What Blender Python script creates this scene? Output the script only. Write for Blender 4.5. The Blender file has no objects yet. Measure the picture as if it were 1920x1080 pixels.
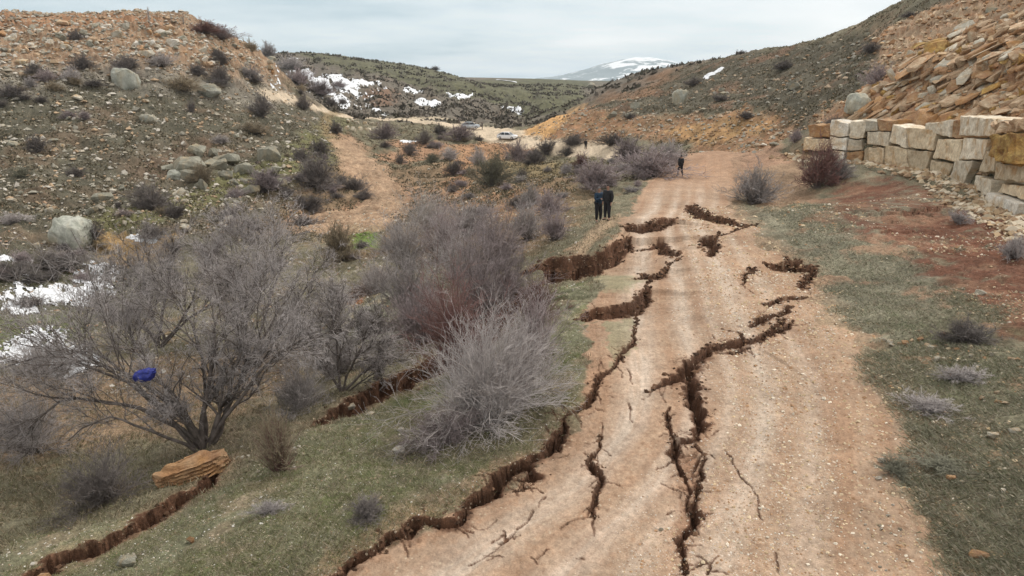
import bpy, bmesh, math, random, os
import numpy as np
from mathutils import Vector, Matrix
R = math.radians
Q = float(os.environ.get('TERRAIN_Q', '1'))          # coarser terrain for quick tests

# ------------------------------------------------------------------ camera
sc = bpy.context.scene
C = sc.collection
F = 1300.0; HOR = 145.0; PITCH = math.atan((540-HOR)/F)
cam = bpy.data.cameras.new('camera'); camo = bpy.data.objects.new('camera', cam); C.objects.link(camo)
cam.sensor_width = 36; cam.lens = F/1920*36; cam.clip_start = 0.1; cam.clip_end = 60000
camo.location = (0, 0, 0); camo.rotation_euler = (R(90)-PITCH, 0, 0)
sc.camera = camo
sc.view_settings.view_transform = 'Standard'; sc.view_settings.look = 'None'
sc.view_settings.gamma = 1; sc.view_settings.exposure = -0.20
sc.render.resolution_x = 1024; sc.render.resolution_y = 576
sc.cycles.max_bounces = 5; sc.cycles.diffuse_bounces = 3; sc.cycles.transparent_max_bounces = 4
sc.cycles.volume_bounces = 1

# ------------------------------------------------------------------ sky and sun
SUN_AZ, SUN_EL = R(50), R(48)        # azimuth from +Y towards +X
w = bpy.data.worlds.new("World"); sc.world = w; w.use_nodes = True
nt = w.node_tree; nd = nt.nodes; lk = nt.links; nd.clear()
def N(t, **k):
    n = nd.new(t)
    for a, b in k.items(): setattr(n, a, b)
    return n
out = N('ShaderNodeOutputWorld'); bg = N('ShaderNodeBackground')
sky = N('ShaderNodeTexSky', sky_type='NISHITA', sun_disc=False, sun_elevation=SUN_EL, sun_rotation=SUN_AZ)
tc = N('ShaderNodeTexCoord'); sep = N('ShaderNodeSeparateXYZ'); lk.new(tc.outputs['Generated'], sep.inputs[0])
def M(op, a, b=None, c=None, tree=None, clamp=False):
    n = (tree or nt).nodes.new('ShaderNodeMath'); n.operation = op; n.use_clamp = clamp
    for i, v in enumerate((a, b, c)):
        if v is None: continue
        if isinstance(v, (int, float)): n.inputs[i].default_value = v
        else: (tree or nt).links.new(v, n.inputs[i])
    return n.outputs[0]
zc = M('MAXIMUM', sep.outputs[2], 0.0)
den = M('ADD', zc, 0.10)
cx_ = M('DIVIDE', sep.outputs[0], den); cy_ = M('DIVIDE', sep.outputs[1], den)
comb = N('ShaderNodeCombineXYZ'); lk.new(cx_, comb.inputs[0]); lk.new(cy_, comb.inputs[1])
no = N('ShaderNodeTexNoise'); no.inputs['Scale'].default_value = 0.42; no.inputs['Detail'].default_value = 7; no.inputs['Roughness'].default_value = 0.52
lk.new(comb.outputs[0], no.inputs['Vector'])
# side-to-side change of the cloud deck: bluer and thinner to the left, thick and bright to the right
side = M('MULTIPLY_ADD', sep.outputs[0], 1.15, 0.62, clamp=True)
cl = M('ADD', M('MULTIPLY_ADD', no.outputs[0], 2.3, -0.95), M('MULTIPLY', side, 0.62), clamp=True)
ramp = N('ShaderNodeValToRGB'); lk.new(cl, ramp.inputs[0])
ramp.color_ramp.elements[0].position = 0.0; ramp.color_ramp.elements[0].color = (0.46, 0.66, 0.77, 1)
ramp.color_ramp.elements[1].position = 1.0; ramp.color_ramp.elements[1].color = (1.20, 1.24, 1.25, 1)
e = ramp.color_ramp.elements.new(0.45); e.color = (0.84, 0.97, 1.03, 1)
# overcast: three times as bright overhead as at the horizon
zen = M('MULTIPLY_ADD', zc, .8, 1.0)
over = N('ShaderNodeMix', data_type='RGBA'); lk.new(M('MULTIPLY', zc, 2.2, clamp=True), over.inputs[0]); lk.new(ramp.outputs[0], over.inputs[6]); over.inputs[7].default_value = (.93, .90, .86, 1)
mulz = N('ShaderNodeVectorMath', operation='SCALE'); lk.new(over.outputs[2], mulz.inputs[0]); lk.new(zen, mulz.inputs['Scale'])
skys = N('ShaderNodeVectorMath', operation='SCALE'); lk.new(sky.outputs[0], skys.inputs[0]); skys.inputs['Scale'].default_value = 0.10
mix = N('ShaderNodeMix', data_type='RGBA'); mix.inputs[0].default_value = 0.90
lk.new(skys.outputs[0], mix.inputs[6]); lk.new(mulz.outputs[0], mix.inputs[7])
lk.new(mix.outputs[2], bg.inputs[0]); bg.inputs[1].default_value = 1.0
lk.new(bg.outputs[0], out.inputs[0])
sl = bpy.data.lights.new('sun', 'SUN'); sl.energy = 2.3; sl.angle = R(10); sl.color = (1, 0.95, 0.88)
so = bpy.data.objects.new('sun', sl); C.objects.link(so)
sd = Vector((math.sin(SUN_AZ)*math.cos(SUN_EL), math.cos(SUN_AZ)*math.cos(SUN_EL), math.sin(SUN_EL)))
so.rotation_euler = sd.to_track_quat('Z', 'Y').to_euler()

# ------------------------------------------------------------------ noise
def _perm(seed):
    return np.random.RandomState(seed).permutation(256)
def perlin(x, y, seed=0):
    p = _perm(seed); ang = np.random.RandomState(seed+99).rand(256)*2*np.pi
    gx = np.cos(ang).astype(np.float32); gy = np.sin(ang).astype(np.float32)
    x = np.asarray(x, np.float32); y = np.asarray(y, np.float32)
    xi = np.floor(x).astype(np.int32); yi = np.floor(y).astype(np.int32)
    xf = x-xi; yf = y-yi
    u = xf*xf*xf*(xf*(xf*6-15)+10); v = yf*yf*yf*(yf*(yf*6-15)+10)
    def g(ix, iy, dx, dy):
        h = p[(p[ix & 255]+iy) & 255]
        return gx[h]*dx+gy[h]*dy
    a = g(xi, yi, xf, yf); b = g(xi+1, yi, xf-1, yf); c = g(xi, yi+1, xf, yf-1); d = g(xi+1, yi+1, xf-1, yf-1)
    return 1.5*((a+(b-a)*u)+((c+(d-c)*u)-(a+(b-a)*u))*v)
def fbm(x, y, oct=4, seed=0, gain=0.5, ridged=False):
    s = 0; a = 1; t = 0
    for o in range(oct):
        n = perlin(x*2**o+o*17.3, y*2**o-o*9.1, seed+o)
        if ridged: n = 1-2*np.abs(n)
        s = s+a*n; t += a; a *= gain
    return s/t
def sstep(a, b, x):
    t = np.clip((x-a)/(b-a), 0, 1); return t*t*(3-2*t)

# ------------------------------------------------------------------ rays of the survey (photo pixel -> direction)
cp, sp_ = math.cos(PITCH), math.sin(PITCH)
def ray(u, v):
    dx = (u-960)/F; dy = (540-v)/F
    return np.array([dx, cp+dy*sp_, -sp_+dy*cp])
def at_y(u, v, Y):
    d = ray(u, v); return d*(Y/d[1])
def at_z(u, v, z):
    d = ray(u, v); return d*(z/d[2])

# ------------------------------------------------------------------ terrain: survey points
pts = []
def sy(*a):
    for u, v, Y in a: pts.append(at_y(u, v, Y))
def sz(*a):
    for u, v, z in a: pts.append(at_z(u, v, z))
def sw(*a):
    for p in a: pts.append(np.array(p, float))
# near road and shoulders
sz((640,1080,-7.1),(900,1080,-7.0),(1170,1080,-7.0),(1450,1080,-7.0),(1720,1080,-6.95),(1920,1080,-6.8),
   (900,950,-7.1),(1200,900,-7.05),(1500,900,-7.0),(1750,900,-6.9),(1920,900,-6.6),
   (1100,750,-7.15),(1350,750,-7.05),(1600,750,-6.95),(1800,700,-6.7),(1920,720,-6.4),
   (1120,600,-7.25),(1300,600,-7.1),(1530,600,-6.95),(1700,560,-6.8),(1900,560,-6.3),
   (1150,500,-7.3),(1300,480,-7.15),(1450,470,-7.1),(1600,450,-6.8),(1800,450,-6.4),
   (1170,430,-7.2),(1280,400,-7.15),(1400,400,-7.1),(1550,390,-6.9))
sy((1240,350,53),(1370,350,53),(1290,318,65),(1390,315,65),(1330,300,74))
sw((1.5,-2,-7),(8,-3,-6.7),(-5,-3,-7.1),(14,0,-6.3),(0,4,-7),(-9,2,-7.6),(22,8,-5.6),(-20,2,-9),(30,20,-4.5),(-32,10,-9.5),(-45,30,-9))
# in front of / behind the block wall
WALLBASE = [(1508,294),(1560,301),(1617,305),(1659,311),(1734,324),(1780,333),(1810,349),(1828,358),(1856,378),(1915,408)]
WALLZ = [-6.6,-6.6,-6.55,-6.5,-6.4,-6.35,-6.35,-6.35,-6.3,-6.2]
WALLP = [at_z(u, v, z) for (u, v), z in zip(WALLBASE, WALLZ)]
for p in WALLP[::2]: pts.append(p-np.array([0.8, 0.6, 0.0]))
for (u, v), p in zip([(1540,226),(1600,216),(1700,214),(1740,212),(1790,212),(1850,214),(1915,220)], [WALLP[0]]+WALLP[3:9]):
    y = p[1]+5.5; pts.append(at_y(u, v, y))
sy((1915,120,50),(1800,120,66),(1915,60,62),(1915,15,78),(1700,180,72),(1700,100,88),(1800,40,88),(1760,6,100),(1640,42,118),(1560,68,126))
sw((70,80,22),(60,50,10),(45,30,-1),(75,110,24))
# right-hand hill, road cut and spur
sy((1500,270,78),(1420,290,82),(1480,235,88),(1420,215,98),(1300,285,98),(1300,228,108),(1200,283,110),(1200,222,122),
   (1110,272,127),(1100,208,142),(1040,262,140),(1040,215,152),(985,258,152),
   (1480,160,112),(1420,170,118),(1300,175,140),(1200,180,160),(1120,180,185),(1500,85,134),(1380,102,152),(1260,124,180),(1165,146,215),(1085,188,215),(1010,240,180),
   (1580,130,98),(1600,190,82))
for u, v, Y in ((1760,6,100),(1640,42,118),(1500,85,134),(1380,102,152),(1260,124,180),(1165,146,215),(1085,188,215)):
    p = at_y(u, v, Y); q = p*1.45; q[2] = p[2]-9; pts.append(q); q = p*2.2; q[2] = min(p[2]-24, -10); pts.append(q)
sw((150,150,5),(220,300,-10))
# the far track and the flat with the cars
sy((1098,282,126),(1020,272,136),(950,262,150),(900,240,165),(830,232,170),(750,224,175),(680,226,165),(640,222,160),(580,205,170))
# slope between road and gully
sy((1110,420,36),(1050,440,38),(1000,470,36),(1060,350,60),(1130,345,58),(1180,320,66),(1000,380,58),(1000,310,92),(1100,310,88),(930,270,142),
   (900,340,82),(900,400,56),(850,300,112),(800,360,84),(830,255,150),(750,270,140),(700,300,120),(820,430,52),(700,350,92),(660,260,140))
# gully
sy((700,400,73),(620,440,60),(690,470,52),(500,450,60),(400,500,50),(250,500,50),(100,540,43),(0,560,39),(600,560,37),(400,600,32),(200,640,30),(0,700,25))
sz((800,520,-9.8),(900,530,-8.8),(800,620,-9.0),(900,620,-8.3),(1000,560,-7.7),(1040,640,-7.4),(700,640,-9.8),(600,700,-10.0),(700,720,-8.7),(800,700,-8.2),(900,700,-7.8),
   (500,760,-9.2),(600,790,-8.2),(700,800,-7.8),(850,820,-7.5),(950,850,-7.3),(400,830,-8.9),(450,880,-8.1),(560,880,-7.7),(700,950,-7.3),(480,1000,-7.35),
   (300,800,-9.9),(150,800,-10.6),(0,830,-10.7),(200,900,-9.4),(330,930,-8.4),(0,950,-9.4),(120,1000,-8.5),(220,1060,-7.8),(40,1075,-8.1),(330,1075,-7.45))
# left hill
sy((0,480,48),(130,455,55),(250,440,58),(0,400,60),(200,390,68),(350,400,66),(450,410,68),(560,420,70),(0,320,74),(150,320,77),(300,330,80),(450,330,84),(560,340,84),(640,330,95),
   (0,240,88),(150,235,92),(300,240,97),(420,250,104),(520,250,112),(580,250,122),(620,232,138),(0,150,102),(120,160,105),(260,165,110),(380,180,118),(470,190,130),(540,200,150),
   (0,95,111),(200,100,117),(380,110,126),(480,130,140),(0,40,122),(150,46,126),(290,52,132),(380,67,138),(440,78,146),(510,100,160))
for u, v, Y in ((0,40,122),(150,46,126),(290,52,132),(380,67,138),(440,78,146),(510,100,160)):
    p = at_y(u, v, Y); q = p*1.25; q[2] = p[2]-3; pts.append(q); q = p*1.9; q[2] = -6; pts.append(q)
sw((-120,60,6),(-140,100,14),(-90,40,-6),(-100,20,-4),(-160,200,4))
# middle distance and the green hill
sy((570,150,225),(600,185,205),(650,200,195),(700,210,190),(650,165,235),(600,125,290),(560,103,360),(700,150,280),(700,116,400),(800,200,215),(800,165,290),(830,133,460),
   (900,205,215),(900,180,270),(880,160,400),(960,222,200),(1000,215,235),(1000,175,330),(940,152,560),(1060,153,600),(1100,165,430))
for u, v, Y in ((560,103,360),(700,116,400),(830,133,460)):
    p = at_y(u, v, Y); q = p*1.5; q[2] = p[2]-12; pts.append(q)
sw((0,900,-4),(200,800,-6),(-300,1500,-8),(300,1500,-8),(0,2500,-12),(-1500,2500,-14),(1500,2500,-14),(0,6500,-30),(-5000,5000,-30),(5000,5000,-30),(-500,700,6),(600,500,-6))
pts = np.array(pts)

CX, CY = 0.0, -5.0         # hub of the terrain sheet's rings
def polar(x, y):
    return np.arctan2(x-CX, y-CY), 0.5*np.log((x-CX)**2+(y-CY)**2)
def kern(r2): return np.sqrt(r2+0.012)
pth, plr = polar(pts[:, 0], pts[:, 1]); plr = np.maximum(plr, math.log(2.0))
A = kern((pth[:, None]-pth)**2+(plr[:, None]-plr)**2)
n_ = len(pts); big = np.zeros((n_+3, n_+3)); big[:n_, :n_] = A - np.eye(n_)*0.004
Pm = np.c_[np.ones(n_), pth, plr]; big[:n_, n_:] = Pm; big[n_:, :n_] = Pm.T
# heights are solved relative to distance so that near detail and far hills weigh alike
SC = np.exp(plr)**0.75
sol = np.linalg.solve(big, np.r_[pts[:, 2]/SC, 0, 0, 0])
def base_h(th, lr):
    s = np.zeros(th.shape, np.float64)
    for i in range(n_): s += sol[i]*kern((th-pth[i])**2+(lr-plr[i])**2)
    s += sol[n_]+sol[n_+1]*th+sol[n_+2]*lr
    return s*np.exp(lr)**0.75

# ------------------------------------------------------------------ terrain sheet
rs = [4.0]
while rs[-1] < 7500:
    r = rs[-1]
    k = min(max(r, 7.0)/7500, 0.0026) if r < 90 else (0.0036 if r < 330 else 0.012)
    rs.append(r*(1+k/Q))
LR = np.log(np.array(rs))
fine = np.arange(-40.5, 40.5, 0.07/Q)
TH = np.radians(np.r_[np.linspace(-100, -41, 36), fine, np.linspace(41, 100, 36)])
gth, glr = np.meshgrid(TH, LR)
# coarse solve, then smooth upsampling
cTH = np.linspace(TH[0], TH[-1], 420); cLR = np.linspace(LR[0], LR[-1], 520)
ch = base_h(*np.meshgrid(cTH, cLR))
def cubic_sample(grid, fi, fj):
    i = np.clip(np.floor(fi).astype(int), 1, grid.shape[0]-3); j = np.clip(np.floor(fj).astype(int), 1, grid.shape[1]-3)
    a = (fi-i); b = (fj-j); r = 0
    def wts(t): return (-.5*t+t*t-.5*t**3, 1-2.5*t*t+1.5*t**3, .5*t+2*t*t-1.5*t**3, -.5*t*t+.5*t**3)
    wa, wb = wts(a), wts(b)
    for m in range(4):
        for n in range(4): r = r+grid[i+m-1, j+n-1]*wa[m]*wb[n]
    return r
fi = (glr-cLR[0])/(cLR[1]-cLR[0]); fj = (gth-cTH[0])/(cTH[1]-cTH[0])
X = CX+np.exp(glr)*np.sin(gth); Y = CY+np.exp(glr)*np.cos(gth)
Z = cubic_sample(ch, fi, fj)
X = X.astype(np.float64)
RR = np.exp(glr)
NI, NJ = X.shape

def grid_at(G, x, y):
    th, lr = polar(np.asarray(x, float), np.asarray(y, float))
    fi = np.interp(lr, LR, np.arange(NI)); fj = np.interp(th, TH, np.arange(NJ))
    i = np.clip(fi.astype(int), 0, NI-2); j = np.clip(fj.astype(int), 0, NJ-2); a = fi-i; b = fj-j
    return G[i, j]*(1-a)*(1-b)+G[i+1, j]*a*(1-b)+G[i, j+1]*(1-a)*b+G[i+1, j+1]*a*b
TT = np.exp(np.linspace(math.log(4), math.log(3000), 2500))
Z0 = Z.copy()
def P(u, v, G=None):
    """the ground point the survey sees at photo pixel (u, v)"""
    d = ray(u, v); q = d[None, :]*TT[:, None]
    g = q[:, 2]-grid_at(Z0 if G is None else G, q[:, 0], q[:, 1])
    hit = np.where(g < 0)[0]
    if len(hit) and hit[0] > 0:
        k = hit[0]; t = TT[k-1]+(TT[k]-TT[k-1])*g[k-1]/(g[k-1]-g[k])
    else:
        t = TT[np.argmin(g/TT)]
    p = d*t
    return np.array([p[0], p[1], float(grid_at(Z0 if G is None else G, p[0], p[1]))])
def depth_m(p): return p[1]*cp-p[2]*sp_
def mpp(p): return depth_m(p)/F          # metres per photo pixel there

# --- masks from outlines on the ground (world space)
msi, msj = max(1, NI//450), max(1, NJ//450)
si = np.arange(0, NI+msi, msi).clip(0, NI-1); sj = np.arange(0, NJ+msj, msj).clip(0, NJ-1)
si = np.unique(si); sj = np.unique(sj)
sth, slr = gth[np.ix_(si, sj)], glr[np.ix_(si, sj)]
_fi = np.interp(np.arange(NI), si, np.arange(len(si))); _fj = np.interp(np.arange(NJ), sj, np.arange(len(sj)))
def upsample(g):
    i = np.clip(_fi.astype(int), 0, len(si)-2); j = np.clip(_fj.astype(int), 0, len(sj)-2)
    a = (_fi-i)[:, None]; b = (_fj-j)[None, :]
    return g[np.ix_(i, j)]*(1-a)*(1-b)+g[np.ix_(i+1, j)]*a*(1-b)+g[np.ix_(i, j+1)]*(1-a)*b+g[np.ix_(i+1, j+1)]*a*b
def poly_sdf(px):
    w_ = np.array([P(u, v)[:2] for u, v in px]); th, lr = polar(w_[:, 0], w_[:, 1])
    d = np.full(sth.shape, 9.0); ins = np.zeros(sth.shape, bool); n = len(th)
    for k in range(n):
        ax, ay, bx, by = th[k], lr[k], th[(k+1) % n], lr[(k+1) % n]
        ex, ey = bx-ax, by-ay; L = ex*ex+ey*ey+1e-12
        t = np.clip(((sth-ax)*ex+(slr-ay)*ey)/L, 0, 1)
        d = np.minimum(d, np.hypot(sth-ax-t*ex, slr-ay-t*ey))
        c = ((ay > slr) != (by > slr)) & (sth < (bx-ax)*(slr-ay)/(by-ay+1e-15)+ax)
        ins ^= c
    return upsample(np.where(ins, d, -d)).astype(np.float32)
print('grid', NI, NJ, NI*NJ)
EN1 = fbm(gth*22, glr*14, 4, 5, .6).astype(np.float32)      # edge noise, coarse
EN2 = fbm(gth*120, glr*60, 4, 15, .6).astype(np.float32)    # edge noise, fine
def region(px, feather=0.012, amp=0.03, amp2=0.012):
    s = poly_sdf(px)+EN1*amp+EN2*amp2
    return sstep(-feather, feather, s)

# road: left and right edge by photo row, made into lateral coordinate
RE = [(1140,560,1740),(1080,600,1722),(1000,735,1705),(950,850,1698),(900,955,1690),(850,1010,1684),(800,1070,1672),(750,1092,1658),(700,1098,1636),(650,1098,1600),(600,1095,1560),(550,1108,1530),(500,1125,1480),
      (450,1140,1430),(420,1158,1408),(400,1172,1395),(370,1196,1378),(350,1212,1370),(330,1234,1372),(315,1256,1385),(304,1278,1398),(298,1300,1395)]
_l = np.array([P(a, v) for v, a, b in RE]); _r = np.array([P(b, v) for v, a, b in RE])
_my = (_l[:, 1]+_r[:, 1])/2
o_ = np.argsort(_my)
def road_lr(y):
    return np.interp(y, _my[o_], _l[o_, 0]), np.interp(y, _my[o_], _r[o_, 0])
xl, xr = road_lr(Y)
wob = fbm(X*0.35, Y*0.35, 3, 41)*0.55*(1+1.1*(X > (xl+xr)/2))+fbm(X*1.6, Y*1.6, 4, 42, .6)*0.36
lat = (X-xl)/(xr-xl)                                # 0 left edge .. 1 right edge
edge = np.minimum(X-xl, xr-X)+wob
road = sstep(-0.35, 0.35, edge)*sstep(_my.max()+5, _my.max()-6, Y+wob*9)*(Y > -4.5)
# far track
def line_mask(px, wpx, feather=0.4, seed=60):
    w3 = np.array([P(u, v) for u, v in px]); d = np.full(X.shape, 1e3, np.float32)
    wm = np.array([w_*mpp(p) for w_, p in zip(wpx, w3)]); out = np.zeros(X.shape, np.float32)
    m = (X > w3[:, 0].min()-12) & (X < w3[:, 0].max()+12) & (Y > w3[:, 1].min()-12) & (Y < w3[:, 1].max()+12)
    xs, ys = X[m], Y[m]; best = np.full(xs.shape, -1e3)
    for k in range(len(w3)-1):
        ax, ay = w3[k, :2]; ex, ey = w3[k+1, :2]-w3[k, :2]
        t = np.clip(((xs-ax)*ex+(ys-ay)*ey)/(ex*ex+ey*ey+1e-9), 0, 1)
        best = np.maximum(best, (wm[k]+(wm[k+1]-wm[k])*t)-np.hypot(xs-ax-t*ex, ys-ay-t*ey))
    best += fbm(xs*.3, ys*.3, 3, seed)*feather*2
    out[m] = sstep(-feather, feather, best)
    return out
track = line_mask([(1180,292),(1098,281),(1040,275),(980,268),(930,252),(890,240),(820,230),(740,222),(680,222),(620,210),(580,200),(530,186),(480,178)],
                  [22,22,22,30,42,38,34,32,28,18,12,12,9], 0.8)
track = np.maximum(track, region([(862,226),(900,230),(985,246),(985,262),(940,268),(895,254),(870,240)], .006, .006, .003))
path2 = line_mask([(640,212),(612,225),(612,245),(635,275),(660,300)], [8,8,9,12,16], 0.6, 61)

# --- cracks in the ground
cracks = []      # (points px, widths px, drop on which side, drop in m)
def ck(pp, side=0, drop=0, dk=1.0, rec=2.2): cracks.append((pp, side, drop, dk, rec))
ck([(1505,558,8),(1470,560,12),(1440,572,9)]); ck([(1478,575,6),(1468,590,9),(1445,592,8),(1425,603,13),(1408,612,6)])
ck([(1460,622,10),(1475,614,7),(1487,603,2)]); ck([(1470,598,4),(1452,618,10),(1425,636,11)])
ck([(1430,637,9),(1395,638,11),(1360,646,8),(1330,650,9),(1316,665,9),(1298,682,14),(1288,700,18),(1268,706,12),(1242,718,6),(1215,735,2)], +1, .10)
ck([(1355,617,2),(1382,622,5),(1397,635,5)]); ck([(1345,655,4),(1375,657,6),(1402,648,4)])
ck([(1288,700,14),(1298,735,20),(1309,765,20),(1315,802,13),(1305,824,11),(1267,824,10),(1262,850,12),(1268,862,6)])
ck([(1256,762,3),(1253,790,7),(1258,812,5),(1268,824,8)])
ck([(1302,835,4),(1322,852,3),(1314,876,6),(1309,910,6),(1300,940,8),(1304,972,12),(1293,995,10),(1274,1013,11),(1280,1045,7),(1289,1085,5)])
ck([(1270,862,5),(1285,890,4),(1290,930,6),(1292,960,6)]); ck([(1240,905,2),(1262,915,3),(1290,922,4)]); ck([(1318,850,3),(1306,866,4),(1300,880,2)])
ck([(1359,843,2),(1375,870,2),(1389,895,2),(1410,912,2),(1420,930,3),(1421,954,3),(1430,975,2)])
ck([(1455,1035,2),(1459,1075,3)]); ck([(1326,1075,4),(1332,1055,3),(1350,1040,2)])
ck([(1193,573,2),(1190,620,3),(1183,647,5),(1162,665,6),(1168,678,3)]); ck([(1162,667,5),(1150,690,4),(1127,703,8),(1118,722,7),(1112,738,8),(1101,763,8),(1085,768,5),(1070,772,5),(1056,786,7)])
ck([(1175,690,2),(1182,705,3),(1186,720,2)]); ck([(1178,755,2),(1183,770,3),(1186,790,2)])
ck([(1127,815,4),(1123,839,4),(1103,860,8),(1118,880,10),(1129,902,6),(1118,935,7),(1113,965,5)]); ck([(1129,790,2),(1126,820,3)])
ck([(964,991,3),(949,1006,4),(935,1010,2)]); ck([(930,1025,3),(905,1040,3),(880,1052,3)]); ck([(1000,950,2),(985,975,2),(964,991,3)]); ck([(1120,962,2),(1080,968,2),(1050,985,1)])
ck([(600,1095,9),(664,1047,12),(716,1021,13),(730,1002,12),(765,998,9),(779,974,14),(801,972,10),(830,976,10),(864,973,10),(874,947,13),(915,925,22),(930,902,16),(960,876,14),(997,858,17),(1023,848,14),(1041,828,16),(1053,810,13),(1056,786,8)], -1, .10, 1.1)
ck([(925,912,10),(930,893,8),(958,890,6)]); ck([(975,893,7),(1004,887,16),(990,872,10)]); ck([(968,912,5),(985,908,6),(980,900,4)])
# head scarps across the road, near side sunk
ck([(975,515,8),(1010,500,14),(1037,487,16),(1062,495,24),(1085,483,16),(1117,480,12),(1147,468,16),(1170,452,14),(1180,440,6)], -1, .75, .6, 3.2)
ck([(1167,424,6),(1200,423,10),(1227,417,9),(1260,407,12)], -1, .42, .5, 2.0)
ck([(1080,593,3),(1110,577,9),(1147,573,10),(1193,567,10),(1207,553,12),(1212,540,8)], -1, .38, .6, 1.8)
ck([(1193,515,7),(1213,510,8),(1233,507,6),(1253,492,2)], -1, .2, .6, 1.2); ck([(1205,497,4),(1213,510,5)])
ck([(1222,452,6),(1240,443,10),(1252,457,8),(1270,467,8)], -1, .22, .6, 1.4); ck([(1275,472,4),(1250,480,3)])
ck([(1173,452,3),(1200,452,3),(1222,452,3)]); ck([(1262,480,2),(1240,500,2),(1215,530,2),(1210,545,4)])
ck([(1293,385,8),(1312,397,10),(1343,407,6),(1370,413,4),(1407,423,2)], -1, .34, .6, 1.8)
ck([(1316,447,6),(1330,445,16),(1338,457,10),(1333,475,9)]); ck([(1340,442,4),(1365,438,3),(1400,425,2),(1420,420,1)])
ck([(1393,533,3),(1396,515,4),(1410,503,7),(1416,508,4)]); ck([(1393,533,2),(1417,553,2)])
ck([(1433,493,3),(1473,493,5),(1493,490,9),(1526,507,10)], -1, .40, .5, 2.0); ck([(1473,482,4),(1478,492,6)]); ck([(1526,507,8),(1512,527,8),(1505,541,7),(1518,540,3)])
ck([(1330,395,2),(1300,380,2)])
# slump cracks in the grassy bank
ck([(40,1095,20),(72,1072,20),(115,1041,20),(183,1022,15),(231,993,13),(289,960,22),(337,930,14),(385,907,14),(419,868,12)], -1, .18, 1.2)
ck([(590,800,7),(627,776,22),(671,750,32),(727,717,34),(767,695,26),(820,675,20),(880,640,20),(940,590,18),(975,552,16),(1005,535,12)], -1, .35, .8, 3.0)
ck([(655,562,12),(675,540,14),(705,513,10)], -1, .45, .5, 2.0)
rng = random.Random(4)
for _ in range(26):      # lone fine cracks
    u = rng.choice([rng.uniform(1080,1140), rng.uniform(1230,1340), rng.uniform(900,1010)]); v = rng.uniform(640,1060) if u > 1020 else rng.uniform(930,1060)
    a = rng.uniform(-0.7, 0.9); L = rng.uniform(10, 34)
    ck([(u, v, 1.0), (u+L*math.cos(a)*.3+rng.uniform(-4,4), v-L*.3*math.sin(a), 1.6), (u+L*math.cos(a)*.7+rng.uniform(-4,4), v-L*.7*math.sin(a), 1.3), (u+L*math.cos(a), v-L*math.sin(a)+rng.uniform(-4,4), .8)], 0, 0, .6)
for pp, side, drop, dk, rec in list(cracks):      # side cracks that leave the open ones
    if len(pp) < 3: continue
    for (u0, v0, w0), (u1, v1, w1) in zip(pp, pp[1:]):
        if u0 < 600 or w0 < 4 or v0 < 430: continue
        for _ in range(2 if v0 > 600 else 1):
            t_ = rng.random(); u = u0+(u1-u0)*t_; v = v0+(v1-v0)*t_; a = math.atan2(-(v1-v0), u1-u0)+rng.choice([-1, 1])*rng.uniform(.45, 1.5)
            f = .35+.65*min(1, v/900); L = rng.uniform(16, 52)*f; pts_ = [(u, v, 2.2*f)]
            for k in range(3):
                a += rng.uniform(-.6, .6); u += math.cos(a)*L/3; v -= math.sin(a)*L/3*.8; pts_.append((u, v, (1.6, 1.2, .7)[k]*f))
            ck(pts_, 0, 0, .6)

# --- ground noise before the survey of small features
near_flat = road
rough = sstep(12, 90, RR)*0.42+0.06
ROCKL = region([(-40,20),(300,22),(440,60),(530,110),(545,170),(430,150),(280,130),(120,130),(-40,140)], .02, .03)
OUTC = region([(1640,60),(1720,30),(2000,-40),(2000,215),(1800,206),(1700,208),(1600,212),(1530,222),(1600,190),(1660,150)], .015, .02)
bump = fbm(X*0.16, Y*0.16, 4, 71)*1.0
Z += bump*rough*(1-near_flat)*np.clip(RR/40, .3, 2.2)*sstep(700, 250, RR)
Z += fbm(X*0.9, Y*0.9, 4, 75, .55)*np.clip(RR/90, .05, .5)*(1-near_flat)*0.75*sstep(400, 200, RR)
Z += fbm(X*3.1, Y*3.1, 3, 78, .6)*0.045*(1-near_flat*.75)*sstep(120, 40, RR)
Z += fbm(X*14, Y*14, 3, 83, .6)*0.012*sstep(36, 22, RR)
# gullies and furrows running down the far slopes
rid = fbm(X*0.05+.3, Y*0.022, 4, 90, .55, True)
Z += -np.clip(rid, 0, 1)*sstep(170, 260, RR)*4*sstep(420, 300, RR)
# bedded rock of the right-hand outcrop: ledges that dip to the left
bed = (Z-0.36*(X-30)+0.10*(Y-60))/1.15+fbm(X*.25, Y*.25, 3, 95)*0.6
Z += OUTC*(((bed-np.floor(bed))**2.2)*0.95+fbm(X*.7, Y*.7, 4, 97, .6, True)*.55)
Z += ROCKL*fbm(X*.5, Y*.5, 4, 99, .6, True)*.75
_lh = region([(-200,20),(520,90),(560,170),(640,240),(560,400),(420,460),(250,480),(60,480),(-200,540)], .04, .03)
_led = Z/1.9+.10*X*.3+fbm(X*.09, Y*.09, 3, 951)*1.1
Z += _lh*((_led-np.floor(_led))**2.5)*.75*sstep(-.15, .25, fbm(X*.07, Y*.07, 3, 955))+_lh*fbm(X*.11, Y*.11, 4, 957, .6, True)*.65
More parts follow.
